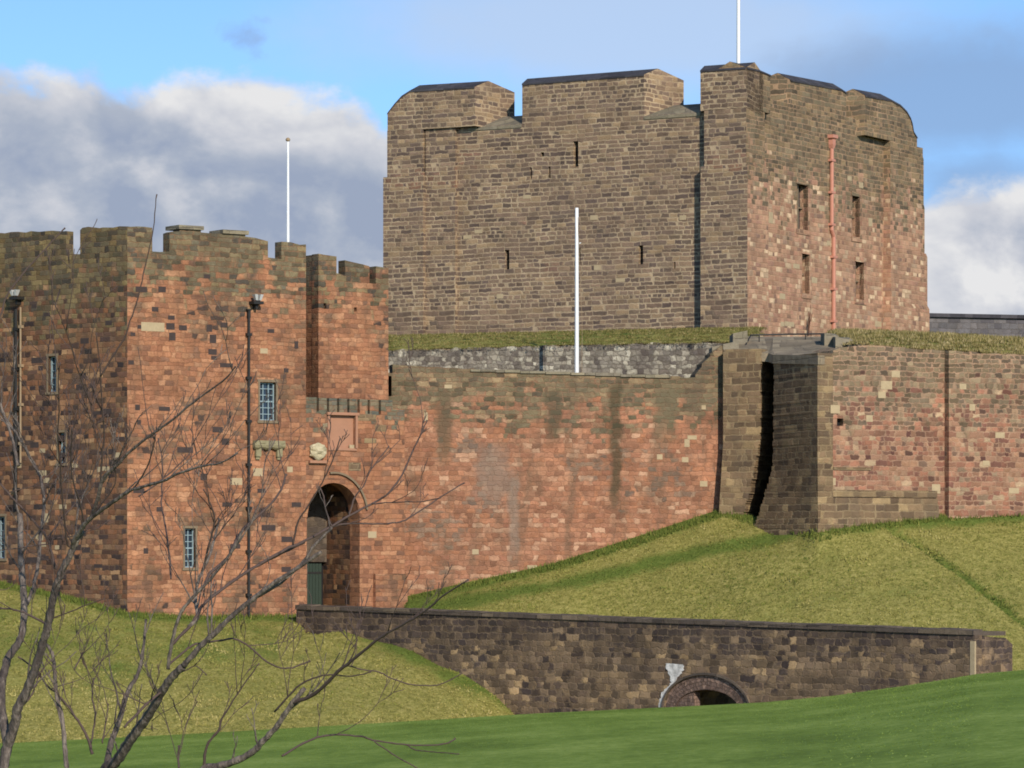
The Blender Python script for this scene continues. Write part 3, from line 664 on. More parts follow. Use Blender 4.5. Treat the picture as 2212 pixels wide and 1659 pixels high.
# heraldic panel, frame, arch ring, drip moulding
panel(fP, pn, .13).build('panel', M_pink, barb)
mb = MB(); fbox(mb, fP, pn['u0'] - .12, pn['u0'], pn['z0'], pn['z1'], -.04, .02); fbox(mb, fP, pn['u1'], pn['u1'] + .12, pn['z0'], pn['z1'], -.12, .02); fbox(mb, fP, pn['u0'] - .2, pn['u1'] + .2, pn['z1'], pn['z1'] + .14, -.14, .02); fbox(mb, fP, pn['u0'] - .1, pn['u1'] + .1, pn['z0'] - .12, pn['z0'], -.06, .02)
mb.build('panel_frame', M_pink, barb)
mb = MB(); c = (gh['u0'] + gh['u1']) / 2; r = (gh['u1'] - gh['u0']) / 2
def ring(mb, f, c, r, zs, h, w_, d0, n=18, t0=0, t1=math.pi):
    for i in range(n):
        q = []
        for t in (t0 + (t1 - t0) * i / n, t0 + (t1 - t0) * (i + 1) / n):
            q.append((c + r * math.cos(t), zs + h * math.sin(t))); q.append((c + (r + w_) * math.cos(t), zs + (h + w_) * math.sin(t)))
        A_, B_, C_, D_ = q; ed = .012
        for dd in (d0,): mb.face([f.pt(*A_, dd), f.pt(*B_, dd), f.pt(*D_, dd), f.pt(*C_, dd)])
        mb.face([f.pt(*B_, d0), f.pt(*B_, .02), f.pt(*D_, .02), f.pt(*D_, d0)]); mb.face([f.pt(*A_, d0), f.pt(*C_, d0), f.pt(*C_, .02), f.pt(*A_, .02)])
ring(mb, fP, c, r + .002, gh['spring'], gh['z1'] - gh['spring'] + .002, .26, -.05); mb.build('arch_ring', M_barb, barb)
mb = MB(); ring(mb, fP, c, r + .36, gh['spring'] + .1, gh['z1'] - gh['spring'] + .36, .1, -.13, t0=.15, t1=1.7); mb.build('drip_moulding', M_jamb, barb)
# carved lump and its bracket left of the panel
bm = bmesh.new(); bmesh.ops.create_icosphere(bm, subdivisions=3, radius=1)
q = fP.pt(*fP.UZ(684, 975), -.14)
for v in bm.verts:
    k = 1 + .18 * math.sin(5 * v.co.x + 2) * math.cos(6 * v.co.z) + .1 * math.sin(11 * v.co.z + 4 * v.co.y)
    v.co = q + Vector((fP.u.x, fP.u.y, 0)) * v.co.x * .46 * k + Vector((fP.n.x, fP.n.y, 0)) * v.co.y * .26 * k + Vector((0, 0, 1)) * v.co.z * .40 * k
me = bpy.data.meshes.new('carved_shield'); bm.to_mesh(me); bm.free(); me.materials.append(M_carved); o = bpy.data.objects.new('carved_shield', me); COL.objects.link(o); o.parent = barb; o.matrix_parent_inverse = barb.matrix_world.inverted()
mb = MB(); u_, z_ = fP.UZ(684, 998); fbox(mb, fP, u_ - .5, u_ + .5, z_ - .06, z_ + .08, -.2, .02); mb.build('ledge', M_pink, barb)
blocks(fP, [(804, 1155, 18, 14), (760, 965, 10, 8)], M_pale, 'pale_block', barb)
blocks(fP, [(790, 902, 44, 14), (822, 925, 24, 14), (766, 1008, 26, 18), (800, 952, 26, 10)], M_tower, 'grey_block', barb)
# buttress at the foot of the gate's right side
mb = MB(); ub = fP.U(806); mb.prism([fP.at(ub, -.3), fP.at(fP.L + .1, -.3), fP.at(fP.L + .1, .3), fP.at(ub, .3)], -5, fP.Zat(840, 1240), [fP.at(ub, -.22), fP.at(fP.L, -.22), fP.at(fP.L, .3), fP.at(ub, .3)]); mb.build('plinth', M_gate, barb)

# ------------------------------------------------------------------ curtain wall
fC = Face(W(834, 201.3), W(1564, 203.9))
cur = thing('curtain_wall', 'long red curtain wall with grey weathered top right of the gateway', 'wall', (*fC.at(15, 1), 0))
top = proj(fC, [(834, 805), (848, 806)]) + proj(fC, [(848, 787), (862, 789), (1000, 797), (1250, 808), (1502, 815)]) + proj(fC, [(1502, 809), (1516, 792)]) + proj(fC, [(1516, 786), (1534, 770)]) + proj(fC, [(1534, 765), (1564, 742)])
top[0] = (0, top[0][1]); top[-1] = (fC.L, top[-1][1])
mb = MB(); wall(mb, fC, 1.4, jag(top, .05), -5, [hole(fC, 835.5, 846, 812, 856)], rev=.6); mb.build('wall', M_curtain, cur)
hh = hole(fC, 835.5, 846, 812, 856); panel(fC, hh, .6, 0).build('doorway', M_dark, cur)
mb = MB()
cp = [(1016 + i * 54, 799 + i * 1.9) for i in range(10)]
for (p0, q0), (p1, q1) in zip(cp[:-1], cp[1:]):
    if random.random() < .75:
        u0, z0 = fC.UZ(p0, q0); u1, z1 = fC.UZ(p1, q1); fbox(mb, fC, u0, u1 - .02, (z0 + z1) / 2 - .07, (z0 + z1) / 2 + .07 + random.uniform(-.03, .03), -.1, 1.45)
mb.build('coping', M_cap, cur)
blocks(fC, [(1484, 957, 11, 17), (1495, 945, 20, 9), (1425, 987, 12, 11), (1480, 993, 14, 11), (1520, 880, 9, 9), (920, 900, 8, 18), (1150, 1225, 22, 8), (1027, 1192, 14, 11), (968, 835, 16, 8), (1520, 1045, 16, 12), (1110, 1235, 14, 8)], M_pale, 'pale_block', cur)
# inner retaining wall of the rampart and the grass on it
fI = Face(W(800, 213.0), W(1640, 212.0))
ret = thing('retaining_wall', 'pale lichened rubble wall under the grass rampart behind the curtain wall', 'wall', (*fI.at(10, .5), 4))
top = [(0, fI.Zat(800, 758))] + proj(fI, [(845, 757), (1000, 753), (1150, 748), (1300, 745), (1450, 742), (1530, 741)]) + [(fI.L, fI.Zat(1640, 738))]
mb = MB(); wall(mb, fI, 1.0, jag(top, .09, .35), 3); mb.build('wall', M_rubble, ret)
def rampart(name, front, back, mat, n=120):
    """grass surface between two rows of points given left to right"""
    V, Fc = [], []; m = 9
    for i in range(n + 1):
        t = i / n
        def ev(row):
            k = t * (len(row) - 1); j = min(int(k), len(row) - 2); return row[j].lerp(row[j + 1], k - j)
        A_, B_ = ev(front), ev(back)
        for j in range(m + 1):
            s = j / m; p = A_.lerp(B_, s); p.z += .25 * math.sin(math.pi * s) + lump(p.x * 1.3, p.y) * .5
            V.append(tuple(p))
    for i in range(n):
        for j in range(m): Fc.append((i * (m + 1) + j, (i + 1) * (m + 1) + j, (i + 1) * (m + 1) + j + 1, i * (m + 1) + j + 1))
    me = bpy.data.meshes.new(name); me.from_pydata(V, [], Fc); me.materials.append(mat)
    at = me.attributes.new('green', 'FLOAT', 'POINT'); at.data.foreach_set('value', [.2 + .2 * math.sin(v[0] * .4) for v in V])
    me.polygons.foreach_set('use_smooth', [True] * len(me.polygons)); o = bpy.data.objects.new(name, me); COL.objects.link(o); return struct(o), V
YI = lambda px: fI.Yat(px)
fr = [P(px, py, YI(px) + .25) for px, py in ((800, 757), (845, 756), (1000, 752), (1150, 747), (1300, 744), (1450, 741), (1545, 739), (1640, 736))]
bk = [P(px, py, 226) for px, py in ((800, 727), (845, 726), (1000, 723), (1150, 720), (1300, 716), (1450, 713), (1545, 711), (1640, 711))]
_, VL = rampart('rampart_bank', fr, bk, M_bank)

# ------------------------------------------------------------------ the corner tower and inner wall on the right
inn = thing('inner_ward_wall', 'tall mixed sandstone wall with shaded corner tower on the grass bank', 'wall', (*W(1765, 198), 2))
fT = Face(W(1562, 203.2), W(1676, 202.2))
C1 = W(1766, 197.0); fR = Face(C1, C1 + rot(27) * 30)
def lerp_tab(v, tab): return float(np.interp(v, [t[0] for t in tab], [t[1] for t in tab]))
sb = MB(); tb = MB(); rj = random.Random(5); py = 1185.0; first = True
while py > 760:
    ph = rj.uniform(4.5, 8); p2 = max(py - ph, 748.0); m = (py + p2) / 2
    jl, jr = rj.uniform(-1.6, 1.6), rj.uniform(-1.8, 1.8); low = max(0, (m - 960) / 170)
    er = fT.U(lerp_tab(m, [(745, 1644), (940, 1642), (1010, 1632), (1060, 1622), (1120, 1606), (1150, 1598)]) + jl)  # edge cut back to leave a slot that stands for the tower's cast shadow
    z0, z1 = Z(py, 202.8), Z(p2, 202.8) - .004
    sb.prism([fT.at(-.15 * low, -.35 * low), fT.at(er, -.3 * low), fT.at(er, 4), fT.at(-.15 * low, 4)], z0, z1)
    if p2 > 766:
        pl = lerp_tab(m, [(765, 1671), (990, 1670), (1040, 1660), (1090, 1645), (1130, 1632), (1150, 1628)]) + jr
        Cl = W(pl, 201.2 - .25 * low); Cr = C1 + Vector((0, -.3 * low)); z0, z1 = Z(py, 199), Z(p2, 199) - .004
        tb.prism([Cl, Cr, Cr + fR.u * .9, Cr + fR.u * .9 + Vector((0, 7)), Cl + Vector((.9, 7))], z0, z1)
    py = p2
    if p2 <= 748.0: break
C2 = W(1669, 201.2)
sb.build('side_wall', M_tower, inn); tb.build('tower', M_tower, inn)
mb = MB(); mb.prism([W(1590, 205.8), W(1690, 205.8), W(1690, 207), W(1590, 207)], 1, Z(760, 205)); mb.build('shadow_slot_back', M_dark, inn)  # black sheet added behind the slot to make the shadow strip near-black
uk = fR.U(2040); fR1 = Face(fR.at(.9, -.012), fR.at(uk, -.012)); fR2 = Face(fR.at(uk, -.42), fR.at(uk + 40, -.42))
top = [(0, fR1.Zat(1766, 766))] + proj(fR1, [(1800, 757), (1820, 750), (1880, 746), (2030, 757)]) + [(fR1.L, fR1.Zat(2040, 758))]
top2 = [(0, fR2.Zat(2040, 757))] + proj(fR2, [(2212, 767)]) + [(fR2.L, fR2.Zat(2212, 767) + .1)]
hb = hole(fR1, 1808, 1822, 904, 920, rev=.4)
mb = MB(); wall(mb, fR1, 2.2, jag(top, .04), 0, [hb]); mb.build('wall', M_inner, inn)
panel(fR1, hb, .35, 0).build('drain_hole', M_dark, inn)
mb = MB(); wall(mb, fR2, 2.4, jag(top2, .04), 0); mb.build('wall', M_inner, inn)
mb = MB()   # plinth courses, stepping out
for k, (py, pr) in enumerate(((1058, .10), (1075, .16), (1090, .24))):
    u0 = -.88; z = fR1.Zat(1800, py); fbox(mb, fR1, u0, fR1.L - .5, z - .35 if k < 2 else 0, z, -pr, .2)
mb.build('plinth', M_tower, inn)
mb = MB()   # string course
fbox(mb, fR1, 0.0, fR1.U(1880), fR1.Zat(1800, 1012) - .06, fR1.Zat(1800, 1012) + .08, -.07, .1); mb.build('string_course', M_tower, inn)
blocks(fR1, [(1804, 884, 20, 18), (1915, 832, 24, 18), (1878, 904, 14, 14), (1935, 808, 18, 14), (2022, 1056, 18, 20), (1790, 1040, 30, 16), (1905, 853, 16, 14), (1778, 1010, 24, 10)], M_pale, 'pale_block', inn)
blocks(fR2, [(2100, 880, 12, 14), (2160, 940, 20, 12), (2130, 1000, 14, 10), (2190, 1060, 22, 12), (2080, 835, 14, 12)], M_pale, 'pale_block', inn)
# sloping flagged gun embrasure on top of the tower
mb = MB()
A_ = [P(1578, 756, 203.15), P(1660, 763, 202.4), P(1668, 766, 201.15), P(1767, 768, 196.92), P(1862, 764, 198.7)]; B_ = [P(1614, 726, 209), P(1650, 727, 208.7), P(1670, 727, 208.5), P(1780, 727, 208), P(1800, 728, 207.5)]
dn = Vector((0, 0, -.45))
for i in range(4):
    mb.face([A_[i], A_[i + 1], B_[i + 1], B_[i]]); mb.face([A_[i] + dn, A_[i + 1] + dn, A_[i + 1], A_[i]])
for a_, b_ in ((A_[0], B_[0]), (A_[4], B_[4])): mb.face([a_ + dn, a_, b_, b_ + dn])
mb.face([b_ + dn for b_ in B_] + [a_ + dn for a_ in A_[::-1]]); mb.build('sloping_sill', M_slab, inn)
for px, py, Y, w_, h_, d_ in ((1795, 716, 203, .75, 1.1, 2.0), (1822, 724, 201.5, .9, .9, 2.0), (1850, 735, 200.6, .9, .6, 1.8)):
    p = P(px, py, Y); mb = MB(); mb.prism([(p.x - w_ / 2, Y - .5), (p.x + w_ / 2, Y - .2), (p.x + w_ / 2, Y + d_), (p.x - w_ / 2, Y + d_)], p.z - 2, p.z, slope=[p.z - .12, p.z - .25, p.z, p.z + .04]); mb.build('parapet_stump', M_cap, inn)
for px, py, Y, w_, h_, d_ in ((1578, 738, 204.2, .8, 1, 4), (1598, 715, 206, .75, 1, 3), (1552, 744, 204.6, .7, 1, 3)):
    p = P(px, py, Y); mb = MB(); mb.prism([(p.x - w_ / 2, Y - .4), (p.x + w_ / 2, Y - .5), (p.x + w_ / 2, Y + d_), (p.x - w_ / 2, Y + d_)], p.z - 2, p.z, slope=[p.z - .15, p.z, p.z + .05, p.z - .1]); mb.build('parapet_stump', M_cap, inn)
fr = [P(px, py, Y) for px, py, Y in ((1830, 744, 200.5), (1880, 745, 200.9), (1960, 751, 202), (2040, 756, 203), (2130, 761, 204.3), (2230, 767, 205.7), (2500, 780, 209))]
bk = [P(px, py, 226) for px, py in ((1800, 717), (1860, 718), (1950, 721), (2030, 724), (2120, 729), (2230, 735), (2500, 745))]
_, VR = rampart('rampart_bank', fr, bk, M_bank)
def sow(V, n, h, t):
    P_ = [V[random.randrange(len(V))] for _ in range(n)]
    P_ = [(p[0] + random.uniform(-.25, .25), p[1] + random.uniform(-.8, .8), p[2] + random.uniform(-.03, .02)) for p in P_]
    return P_, [random.uniform(*h) for _ in P_], [random.gauss(*t) for _ in P_]
pL, hL, tL = sow(VL, 9000, (.05, .15), (.40, .15)); pR, hR, tR = sow(VR, 8000, (.08, .26), (.62, .16))
blades('rampart_grass', pL + pR, hL + hR, tL + tR, M_rough, 5, .2, .03)
# fringe along lawn crest and wall feet
pts, hts, tn = [], [], []
for i in range(3500):
    px = random.uniform(-30, 2240); Y = float(ip(px, BASE_Y)) - random.uniform(.1, 1.0)
    if 648 < px < 880: continue
    pts.append(((px - CX) * Y / F, Y, ground_z(px, Y))); hts.append(random.uniform(.1, .3)); tn.append(random.gauss(.15, .1))
blades('wall_foot_grass', pts, hts, tn, M_blade, 4, .15, .03)

# handrail round the platform
rail = MB(); pts_ = [P(1608, 750, 205), P(1622, 724, 206.5), P(1700, 722, 207), P(1784, 721, 206.8), P(1797, 747, 203)]
rail.tube(pts_, .045, 6)
hr = thing('handrail', 'thin dark handrail frame on top of the corner tower', 'handrail', tuple(P(1700, 740, 206)))
rail.build('rail', M_iron, hr)
for p in (P(1640, 724, 206.6), P(1740, 722, 206.9)):
    mb = MB(); mb.tube([p - Vector((0, 0, .9)), p], .03, 6); mb.build('post', M_iron, hr)

# ------------------------------------------------------------------ the keep
KC = W(1612, 232.0); KU = rot(-30); KS = 24.9
fL = Face(KC - KU * KS, KC)                      # face looking left-front (plane of the buttresses)
fK = Face(KC, KC + rot(60) * 25.2)               # face looking right
keep = thing('keep', 'massive square stone keep with thick sloping battlements and three tiers of openings', 'castle keep', (*fL.at(KS / 2, 12), 5))
INS = .46
mL = Face(fL.at(INS, INS), fL.at(KS - INS, INS)); mK = Face(fK.at(INS, INS), fK.at(25.2 - INS, INS))
zS = 27.2
HL = [hole(mL, 1238, 1249, 305, 360), hole(mL, 1144.5, 1149, 362, 386), hole(mL, 1184.5, 1189, 360, 384), hole(mL, 1090, 1100, 540, 582), hole(mL, 1379.5, 1389, 530, 571), hole(mL, 1455, 1459, 566, 580), hole(mL, 1168, 1175, 329, 338), hole(mL, 1249, 1254, 535, 570)]
mb = MB(); wall(mb, mL, 2.4, [(0, zS), (mL.L, zS)], 4, HL, rev=.5); mb.build('wall', M_keep, keep)
for h in HL: slit(mL, h, keep)
HK = [hole(mK, 1722, 1745, 399, 496, rev=.6), hole(mK, 1841, 1857, 424, 512, rev=.6), hole(mK, 1733, 1748, 549, 634, rev=.6), hole(mK, 1848, 1866, 566, 647, rev=.6)]
mb = MB(); wall(mb, mK, 2.4, [(0, zS), (mK.L, zS)], 4, HK, rev=.6); mb.build('wall', M_keep_r, keep)
for i, h in enumerate(HK):
    wv = panel(mK, h, .55, 0).build('window', M_glass, keep)
    mb = MB(); c = (h['u0'] + h['u1']) / 2
    fbox(mb, mK, c - .07, c + .07, h['z0'], h['z1'], .3, .5); fbox(mb, mK, h['u0'], h['u1'], (h['z0'] + h['z1']) / 2 - .05, (h['z0'] + h['z1']) / 2 + .05, .35, .5); mb.build('mullion', M_jamb, wv)
    mb = MB(); fbox(mb, mK, h['u1'], h['u1'] + .28, h['z0'], h['z1'], -.03, .3); fbox(mb, mK, h['u0'] - .15, h['u1'] + .3, h['z0'] - .3, h['z0'], -.05, .3); fbox(mb, mK, h['u0'] - .15, h['u1'] + .3, h['z1'], h['z1'] + .28, -.04, .3); mb.build('window_surround', M_keep_r, wv)
mb = MB(); mb.prism([fL.at(INS + .01, INS + 2.3), fL.at(KS - INS - 2.3, INS + 2.3), fK.at(24.8, 2.6), fK.at(24.8, KS - .5)], 4, zS - .3); mb.build('roof', M_lead, keep)
# corner buttresses: SE (nearest), left, right
zO = Z(377, 238)
ux = fL.U(1521)
def clasp(name, pts0, z0, z1, mat): mb = MB(); mb.prism(pts0, z0, z1); return mb.build(name, mat, keep)
vK = fK.U(1652)
def corner_poly(e): return [fL.at(ux - e, -e), KC - (fL.n + fK.n) * e, fK.at(vK + e, -e), fK.at(vK + e, 1.2), fL.at(ux - e, 1.2)]
def corner_faces(e, z0, z1):
    mb = MB(); mb.prism([fL.at(ux - e, -e), KC - (fL.n + fK.n) * e, KC - fL.n * e + (fL.n + fK.n) * .9, fL.at(ux - e, 1.2)], z0, z1); mb.build('corner_buttress', M_keep, keep)
    mb = MB(); mb.prism([KC - (fL.n + fK.n) * e, fK.at(vK + e, -e), fK.at(vK + e, 1.2), KC - fL.n * e + (fL.n + fK.n) * .9], z0, z1); mb.build('corner_buttress', M_keep_r, keep)
corner_faces(.16, 4, zO); corner_faces(0, zO + .002, zS + .05)
ul = fL.U(913)
clasp('corner_buttress', [fL.at(-.22, -.12), fL.at(ul + .1, -.12), fL.at(ul + .1, 1.2), fL.at(-.22, 3)], 4, Z(378, 243), M_keep)
clasp('corner_buttress', [fL.at(0, 0), fL.at(ul, 0), fL.at(ul, 1.2), fL.at(0, 3)], Z(378, 243) + .002, zS + .05, M_keep)
u2 = fL.U(980); clasp('pilaster', [fL.at(ul + .101, .17), fL.at(u2, .17), fL.at(u2, 1.2), fL.at(ul + .101, 1.2)], 4, Z(275, 243), M_keep)
# right hand buttress with weathered offsets seen in profile
vr = fK.U(1923)
steps = [(4, Z(655, 252), .95, 2052), (Z(655, 252), Z(542, 252), .62, 0), (Z(542, 252), Z(435, 252), .40, 0), (Z(435, 252), Z(330, 252), .26, 0), (Z(330, 252), zS, .12, 0)]
for i, (z0, z1, e, _) in enumerate(steps):
    ee = .10 if z0 < Z(543, 252) else 0.0
    mb = MB(); p0 = fK.at(vr - ee, -ee); p1 = fK.at(25.3 + e, -ee); p2 = fK.at(25.3 + e, 4); p3 = fK.at(vr - ee, 1.2)
    e2 = steps[i + 1][2] if i < len(steps) - 1 else e
    mb.prism([p0, p1, p2, p3], z0 + .001 * i, z1 - .22 if i < 4 else z1)
    if i < 4: mb.prism([p0, p1, p2, p3], z1 - .219, z1, [p0, fK.at(25.3 + e2, -ee), fK.at(25.3 + e2, 4), p3])
    mb.build('corner_buttress', M_keep_r, keep)
# merlons: thick blocks with sloping slate tops and splayed ends
def merlon(f, prof_, d, sp0, sp1, mat, zb=zS, ridge=.34, rise=.42, back=-.15, nm='merlon'):
    mb = MB(); cb = MB(); U0, U1 = prof_[0][0], prof_[-1][0]; mid = (U0 + U1) / 2
    def pt(u, s, z):
        k = (u - U0) / (U1 - U0); off = (-sp0 * (1 - k) + sp1 * k) * s / d
        return f.pt(u + off, z, s)
    S = [(0, 0), (d * ridge, rise), (d, back)]
    for (a_, za), (b_, zb_) in zip(prof_[:-1], prof_[1:]):
        mb.face([pt(a_, 0, zb), pt(b_, 0, zb), pt(b_, 0, zb_), pt(a_, 0, za)], [(a_, zb), (b_, zb), (b_, zb_), (a_, za)])
        mb.face([pt(b_, d, zb - .3), pt(a_, d, zb - .3), pt(a_, d, za + back), pt(b_, d, zb_ + back)], [(b_, zb), (a_, zb), (a_, za), (b_, zb_)])
        for (s0, r0), (s1, r1) in zip(S[:-1], S[1:]):
            o0 = -.05 if s0 == 0 else 0
            cb.face([pt(a_, s0, za + r0) + Vector((*f.n, 0)) * o0, pt(b_, s0, zb_ + r0) + Vector((*f.n, 0)) * o0, pt(b_, s1, zb_ + r1), pt(a_, s1, za + r1)])
        lip = Vector((*f.n, 0)) * -.05
        cb.face([pt(a_, 0, za - .1) + lip, pt(b_, 0, zb_ - .1) + lip, pt(b_, 0, zb_) + lip, pt(a_, 0, za) + lip])
    for u, zz in (prof_[0], prof_[-1]):
        mb.face([pt(u, 0, zb), pt(u, 0, zz), pt(u, S[1][0], zz + rise), pt(u, d, zz + back), pt(u, d, zb - .3)], [(u, zb), (u, zz), (u + S[1][0], zz + rise), (u + d, zz + back), (u + d, zb)])
    o = mb.build(nm, mat, keep); cb.build('coping', M_lead, o); return o
D = 2.7
pm = [(0.02, Z(243, 244)), fL.UZ(852, 225), fL.UZ(868, 207), fL.UZ(886, 195.5), fL.UZ(1026, 187)]
merlon(fL, pm, D, 0, 1.25, M_keep)
merlon(mL, [mL.UZ(1128, 181), mL.UZ(1392, 160.5)], D, .5, 1.25, M_keep)
zc = fL.Zat(1560, 149)
merlon(fL, [(fL.U(1513), zc), (KS, zc)], 2.2, .6, 0, M_keep, ridge=.5)
vz = [fK.UZ(1613, 148), fK.UZ(1640, 151.5), fK.UZ(1664, 162)]; vz[0] = (.03, zc)
merlon(fK, vz, 2.2, 0, .3, M_keep_r, ridge=.5)
merlon(mK, [mK.UZ(1706, 172), mK.UZ(1818, 193), mK.UZ(1828, 200)], 2.0, .9, .6, M_keep_r)
merlon(fK, [fK.UZ(1868, 206), fK.UZ(1925, 216), fK.UZ(1944, 226), fK.UZ(1958, 240), fK.UZ(1966, 254), fK.UZ(1970, 266), fK.UZ(1973, 284), fK.UZ(1981, 297)], 2.0, .9, .0, M_keep_r)
# filler so that the right side's crenels are shallow
mb = MB(); fbox(mb, mK, 0.5, 24.2, zS - .01, zS + 1.0, .02, 2.0); mb.build('parapet', M_keep_r, keep)
# sloping sills of the crenels on the left face
for p0, p1 in ((1012, 1128), (1392, 1514)):
    mb = MB(); a_, b_ = mL.U(p0), mL.U(p1); z0 = zS - .05
    q = [mL.pt(a_, z0, -.06), mL.pt(b_, z0, -.06), mL.pt(b_ - .3, z0 + .75, 1.5), mL.pt(a_ + 1.2, z0 + .75, 1.5)]
    mb.face(q); mb.face([mL.pt(a_, z0 - .18, -.06), mL.pt(b_, z0 - .18, -.06), q[1], q[0]]); mb.face([q[3], q[2], mL.pt(b_ - .3, z0 - .2, 1.5), mL.pt(a_ + 1.2, z0 - .2, 1.5)]); mb.build('crenel_sill', M_cap, keep)
blocks(mL, [(1138, 425, 16, 8), (1290, 578, 14, 11), (1283, 470, 16, 10), (1034, 500, 16, 8), (1340, 605, 20, 8), (1010, 512, 18, 8), (1475, 470, 14, 10), (1080, 640, 14, 10)], M_pale, 'pale_block', keep)
blocks(mK, [(1690, 640, 12, 12), (1757, 605, 16, 12), (1705, 700, 20, 10), (1690, 700, 8, 10), (1790, 525, 8, 10), (1775, 450, 12, 12), (1835, 385, 9, 10), (1860, 400, 9, 12), (1665, 470, 9, 24), (1800, 410, 10, 12), (1880, 480, 8, 18), (1650, 615, 10, 16), (1897, 700, 14, 12), (1935, 575, 14, 12), (1720, 575, 14, 10)], M_pale, 'pale_block', keep)

# far grey wall on the right
fW = Face(W(1990, 300), W(3600, 318))
mb = MB(); z = fW.Zat(2100, 687); wall(mb, fW, 1.2, jag([(0, z), (fW.L, z - .2)], .05), 3); fw = mb.build('far_wall', M_far)
tag(fw, 'dark grey distant wall low on the skyline right of the keep', 'wall')
mb = MB(); fbox(mb, fW, 0, fW.L, z + .02, z + .3, -.25, 1.4); mb.build('coping', M_lead, fw)

# ------------------------------------------------------------------ bridge over the moat
fM = Face(W(640, 193.4), W(2105, 164.0))
br = thing('bridge', 'dark stone bridge with low culvert arch crossing the grassy moat to the gate', 'bridge', (*fM.at(20, 2.5), -8))
zA, zB_ = Z(1316, 193.4), Z(1372, 164.0)
ah = dict(u0=fM.U(1434), u1=fM.U(1620), z0=-9.0, z1=fM.Zat(1527, 1458), spring=fM.Zat(1527, 1534), rev=.5)
mb = MB(); wall(mb, fM, .5, jag([(0, zA), (fM.L, zB_)], .02, .6), -9.3, [dict(ah, rev=.5)]); mb.build('parapet_wall', M_bridge, br)
f2 = fM.shift(4.8); mb = MB(); wall(mb, f2, .5, [(0, zA - .35), (f2.L - 4.2, zB_ - .25)], -9.3, [dict(ah, rev=.5)]); mb.build('parapet_wall', M_bridge, br)
# deck and vault between the parapets
mb = MB()
def strip(u0, u1, lo0, lo1):
    k = lambda u: zA + (zB_ - zA) * u / fM.L - 1.05
    for d in ((.5, 4.8),):
        mb.face([fM.pt(u0, k(u0), d[0]), fM.pt(u1, k(u1), d[0]), fM.pt(u1, k(u1), d[1]), fM.pt(u0, k(u0), d[1])])
        mb.face([fM.pt(u0, lo0, d[0]), fM.pt(u1, lo1, d[0]), fM.pt(u1, lo1, d[1]), fM.pt(u0, lo0, d[1])])
strip(0, ah['u0'], -9.3, -9.3); strip(ah['u1'], fM.L - 4.2, -9.3, -9.3)
for i in range(16):
    a_, b_ = ah['u0'] + (ah['u1'] - ah['u0']) * i / 16, ah['u0'] + (ah['u1'] - ah['u0']) * (i + 1) / 16
    c = (ah['u0'] + ah['u1']) / 2; r = (ah['u1'] - ah['u0']) / 2; zz = lambda u: ah['spring'] + (ah['z1'] - ah['spring']) * math.sqrt(max(0, 1 - ((u - c) / r) ** 2))
    strip(a_, b_, zz(a_), zz(b_))
for u in (ah['u0'], ah['u1']): mb.face([fM.pt(u, -9.3, .5), fM.pt(u, ah['spring'], .5), fM.pt(u, ah['spring'], 4.8), fM.pt(u, -9.3, 4.8)])
mb.build('deck', M_bridge, br)
# coping stones (one long course of slabs)
mb = MB(); u = 0
while u < fM.L:
    L = random.uniform(.9, 1.7); e = min(fM.L, u + L); k = lambda t: zA + (zB_ - zA) * t / fM.L
    dz_ = random.uniform(-.02, .02); pr = random.uniform(-.09, -.05)
    o = [fM.pt(u, k(u) + .0, pr), fM.pt(e - .015, k(e) + .0, pr), fM.pt(e - .015, k(e), .58), fM.pt(u, k(u), .58)]; up = Vector((0, 0, .24 + dz_))
    t_ = [p + up for p in o]; t_[0] -= Vector((0, 0, .05)); t_[1] -= Vector((0, 0, .05))
    for i in range(4): j = (i + 1) % 4; mb.face([o[i], o[j], t_[j], t_[i]])
    mb.face(t_); mb.face(o[::-1]); u = e
mb.build('coping', M_coping, br)
# brick ring of the culvert and the low opening built up inside it
mb = MB(); c = (ah['u0'] + ah['u1']) / 2; r = (ah['u1'] - ah['u0']) / 2
def vring(mb, f, c, r, zs, h, w_, d0, n=40):
    for i in range(n):
        q = []
        for t in (math.pi * i / n, math.pi * (i + 1) / n):
            q.append((c + r * math.cos(t), zs + h * math.sin(t))); q.append((c + (r + w_) * math.cos(t), zs + (h + w_) * math.sin(t)))
        A_, B_, C_, D_ = q; s0, s1 = i * .11 * 1.0, (i + 1) * .11
        mb.face([f.pt(*A_, d0), f.pt(*B_, d0), f.pt(*D_, d0), f.pt(*C_, d0)], [(s0, 0), (s0, w_), (s1, w_), (s1, 0)])
        mb.face([f.pt(*B_, d0), f.pt(*B_, .02), f.pt(*D_, .02), f.pt(*D_, d0)]); mb.face([f.pt(*A_, d0), f.pt(*C_, d0), f.pt(*C_, .3), f.pt(*A_, .3)])
vring(mb, fM, c, r - .66, ah['spring'], ah['z1'] - ah['spring'] - .66, .66, .03); mb.build('arch_ring', M_brick, br)
mb = MB(); vring(mb, fM, c, r + .0, ah['spring'], ah['z1'] - ah['spring'] + .0, .10, -.09); mb.build('drip_course', M_coping, br)
mb = MB(); lo_ = fM.U(1496)
fbox(mb, fM, ah['u0'] + .02, lo_, -9, fM.Zat(1496, 1492), .1, .5); mb.build('arch_infill', M_brick, br)
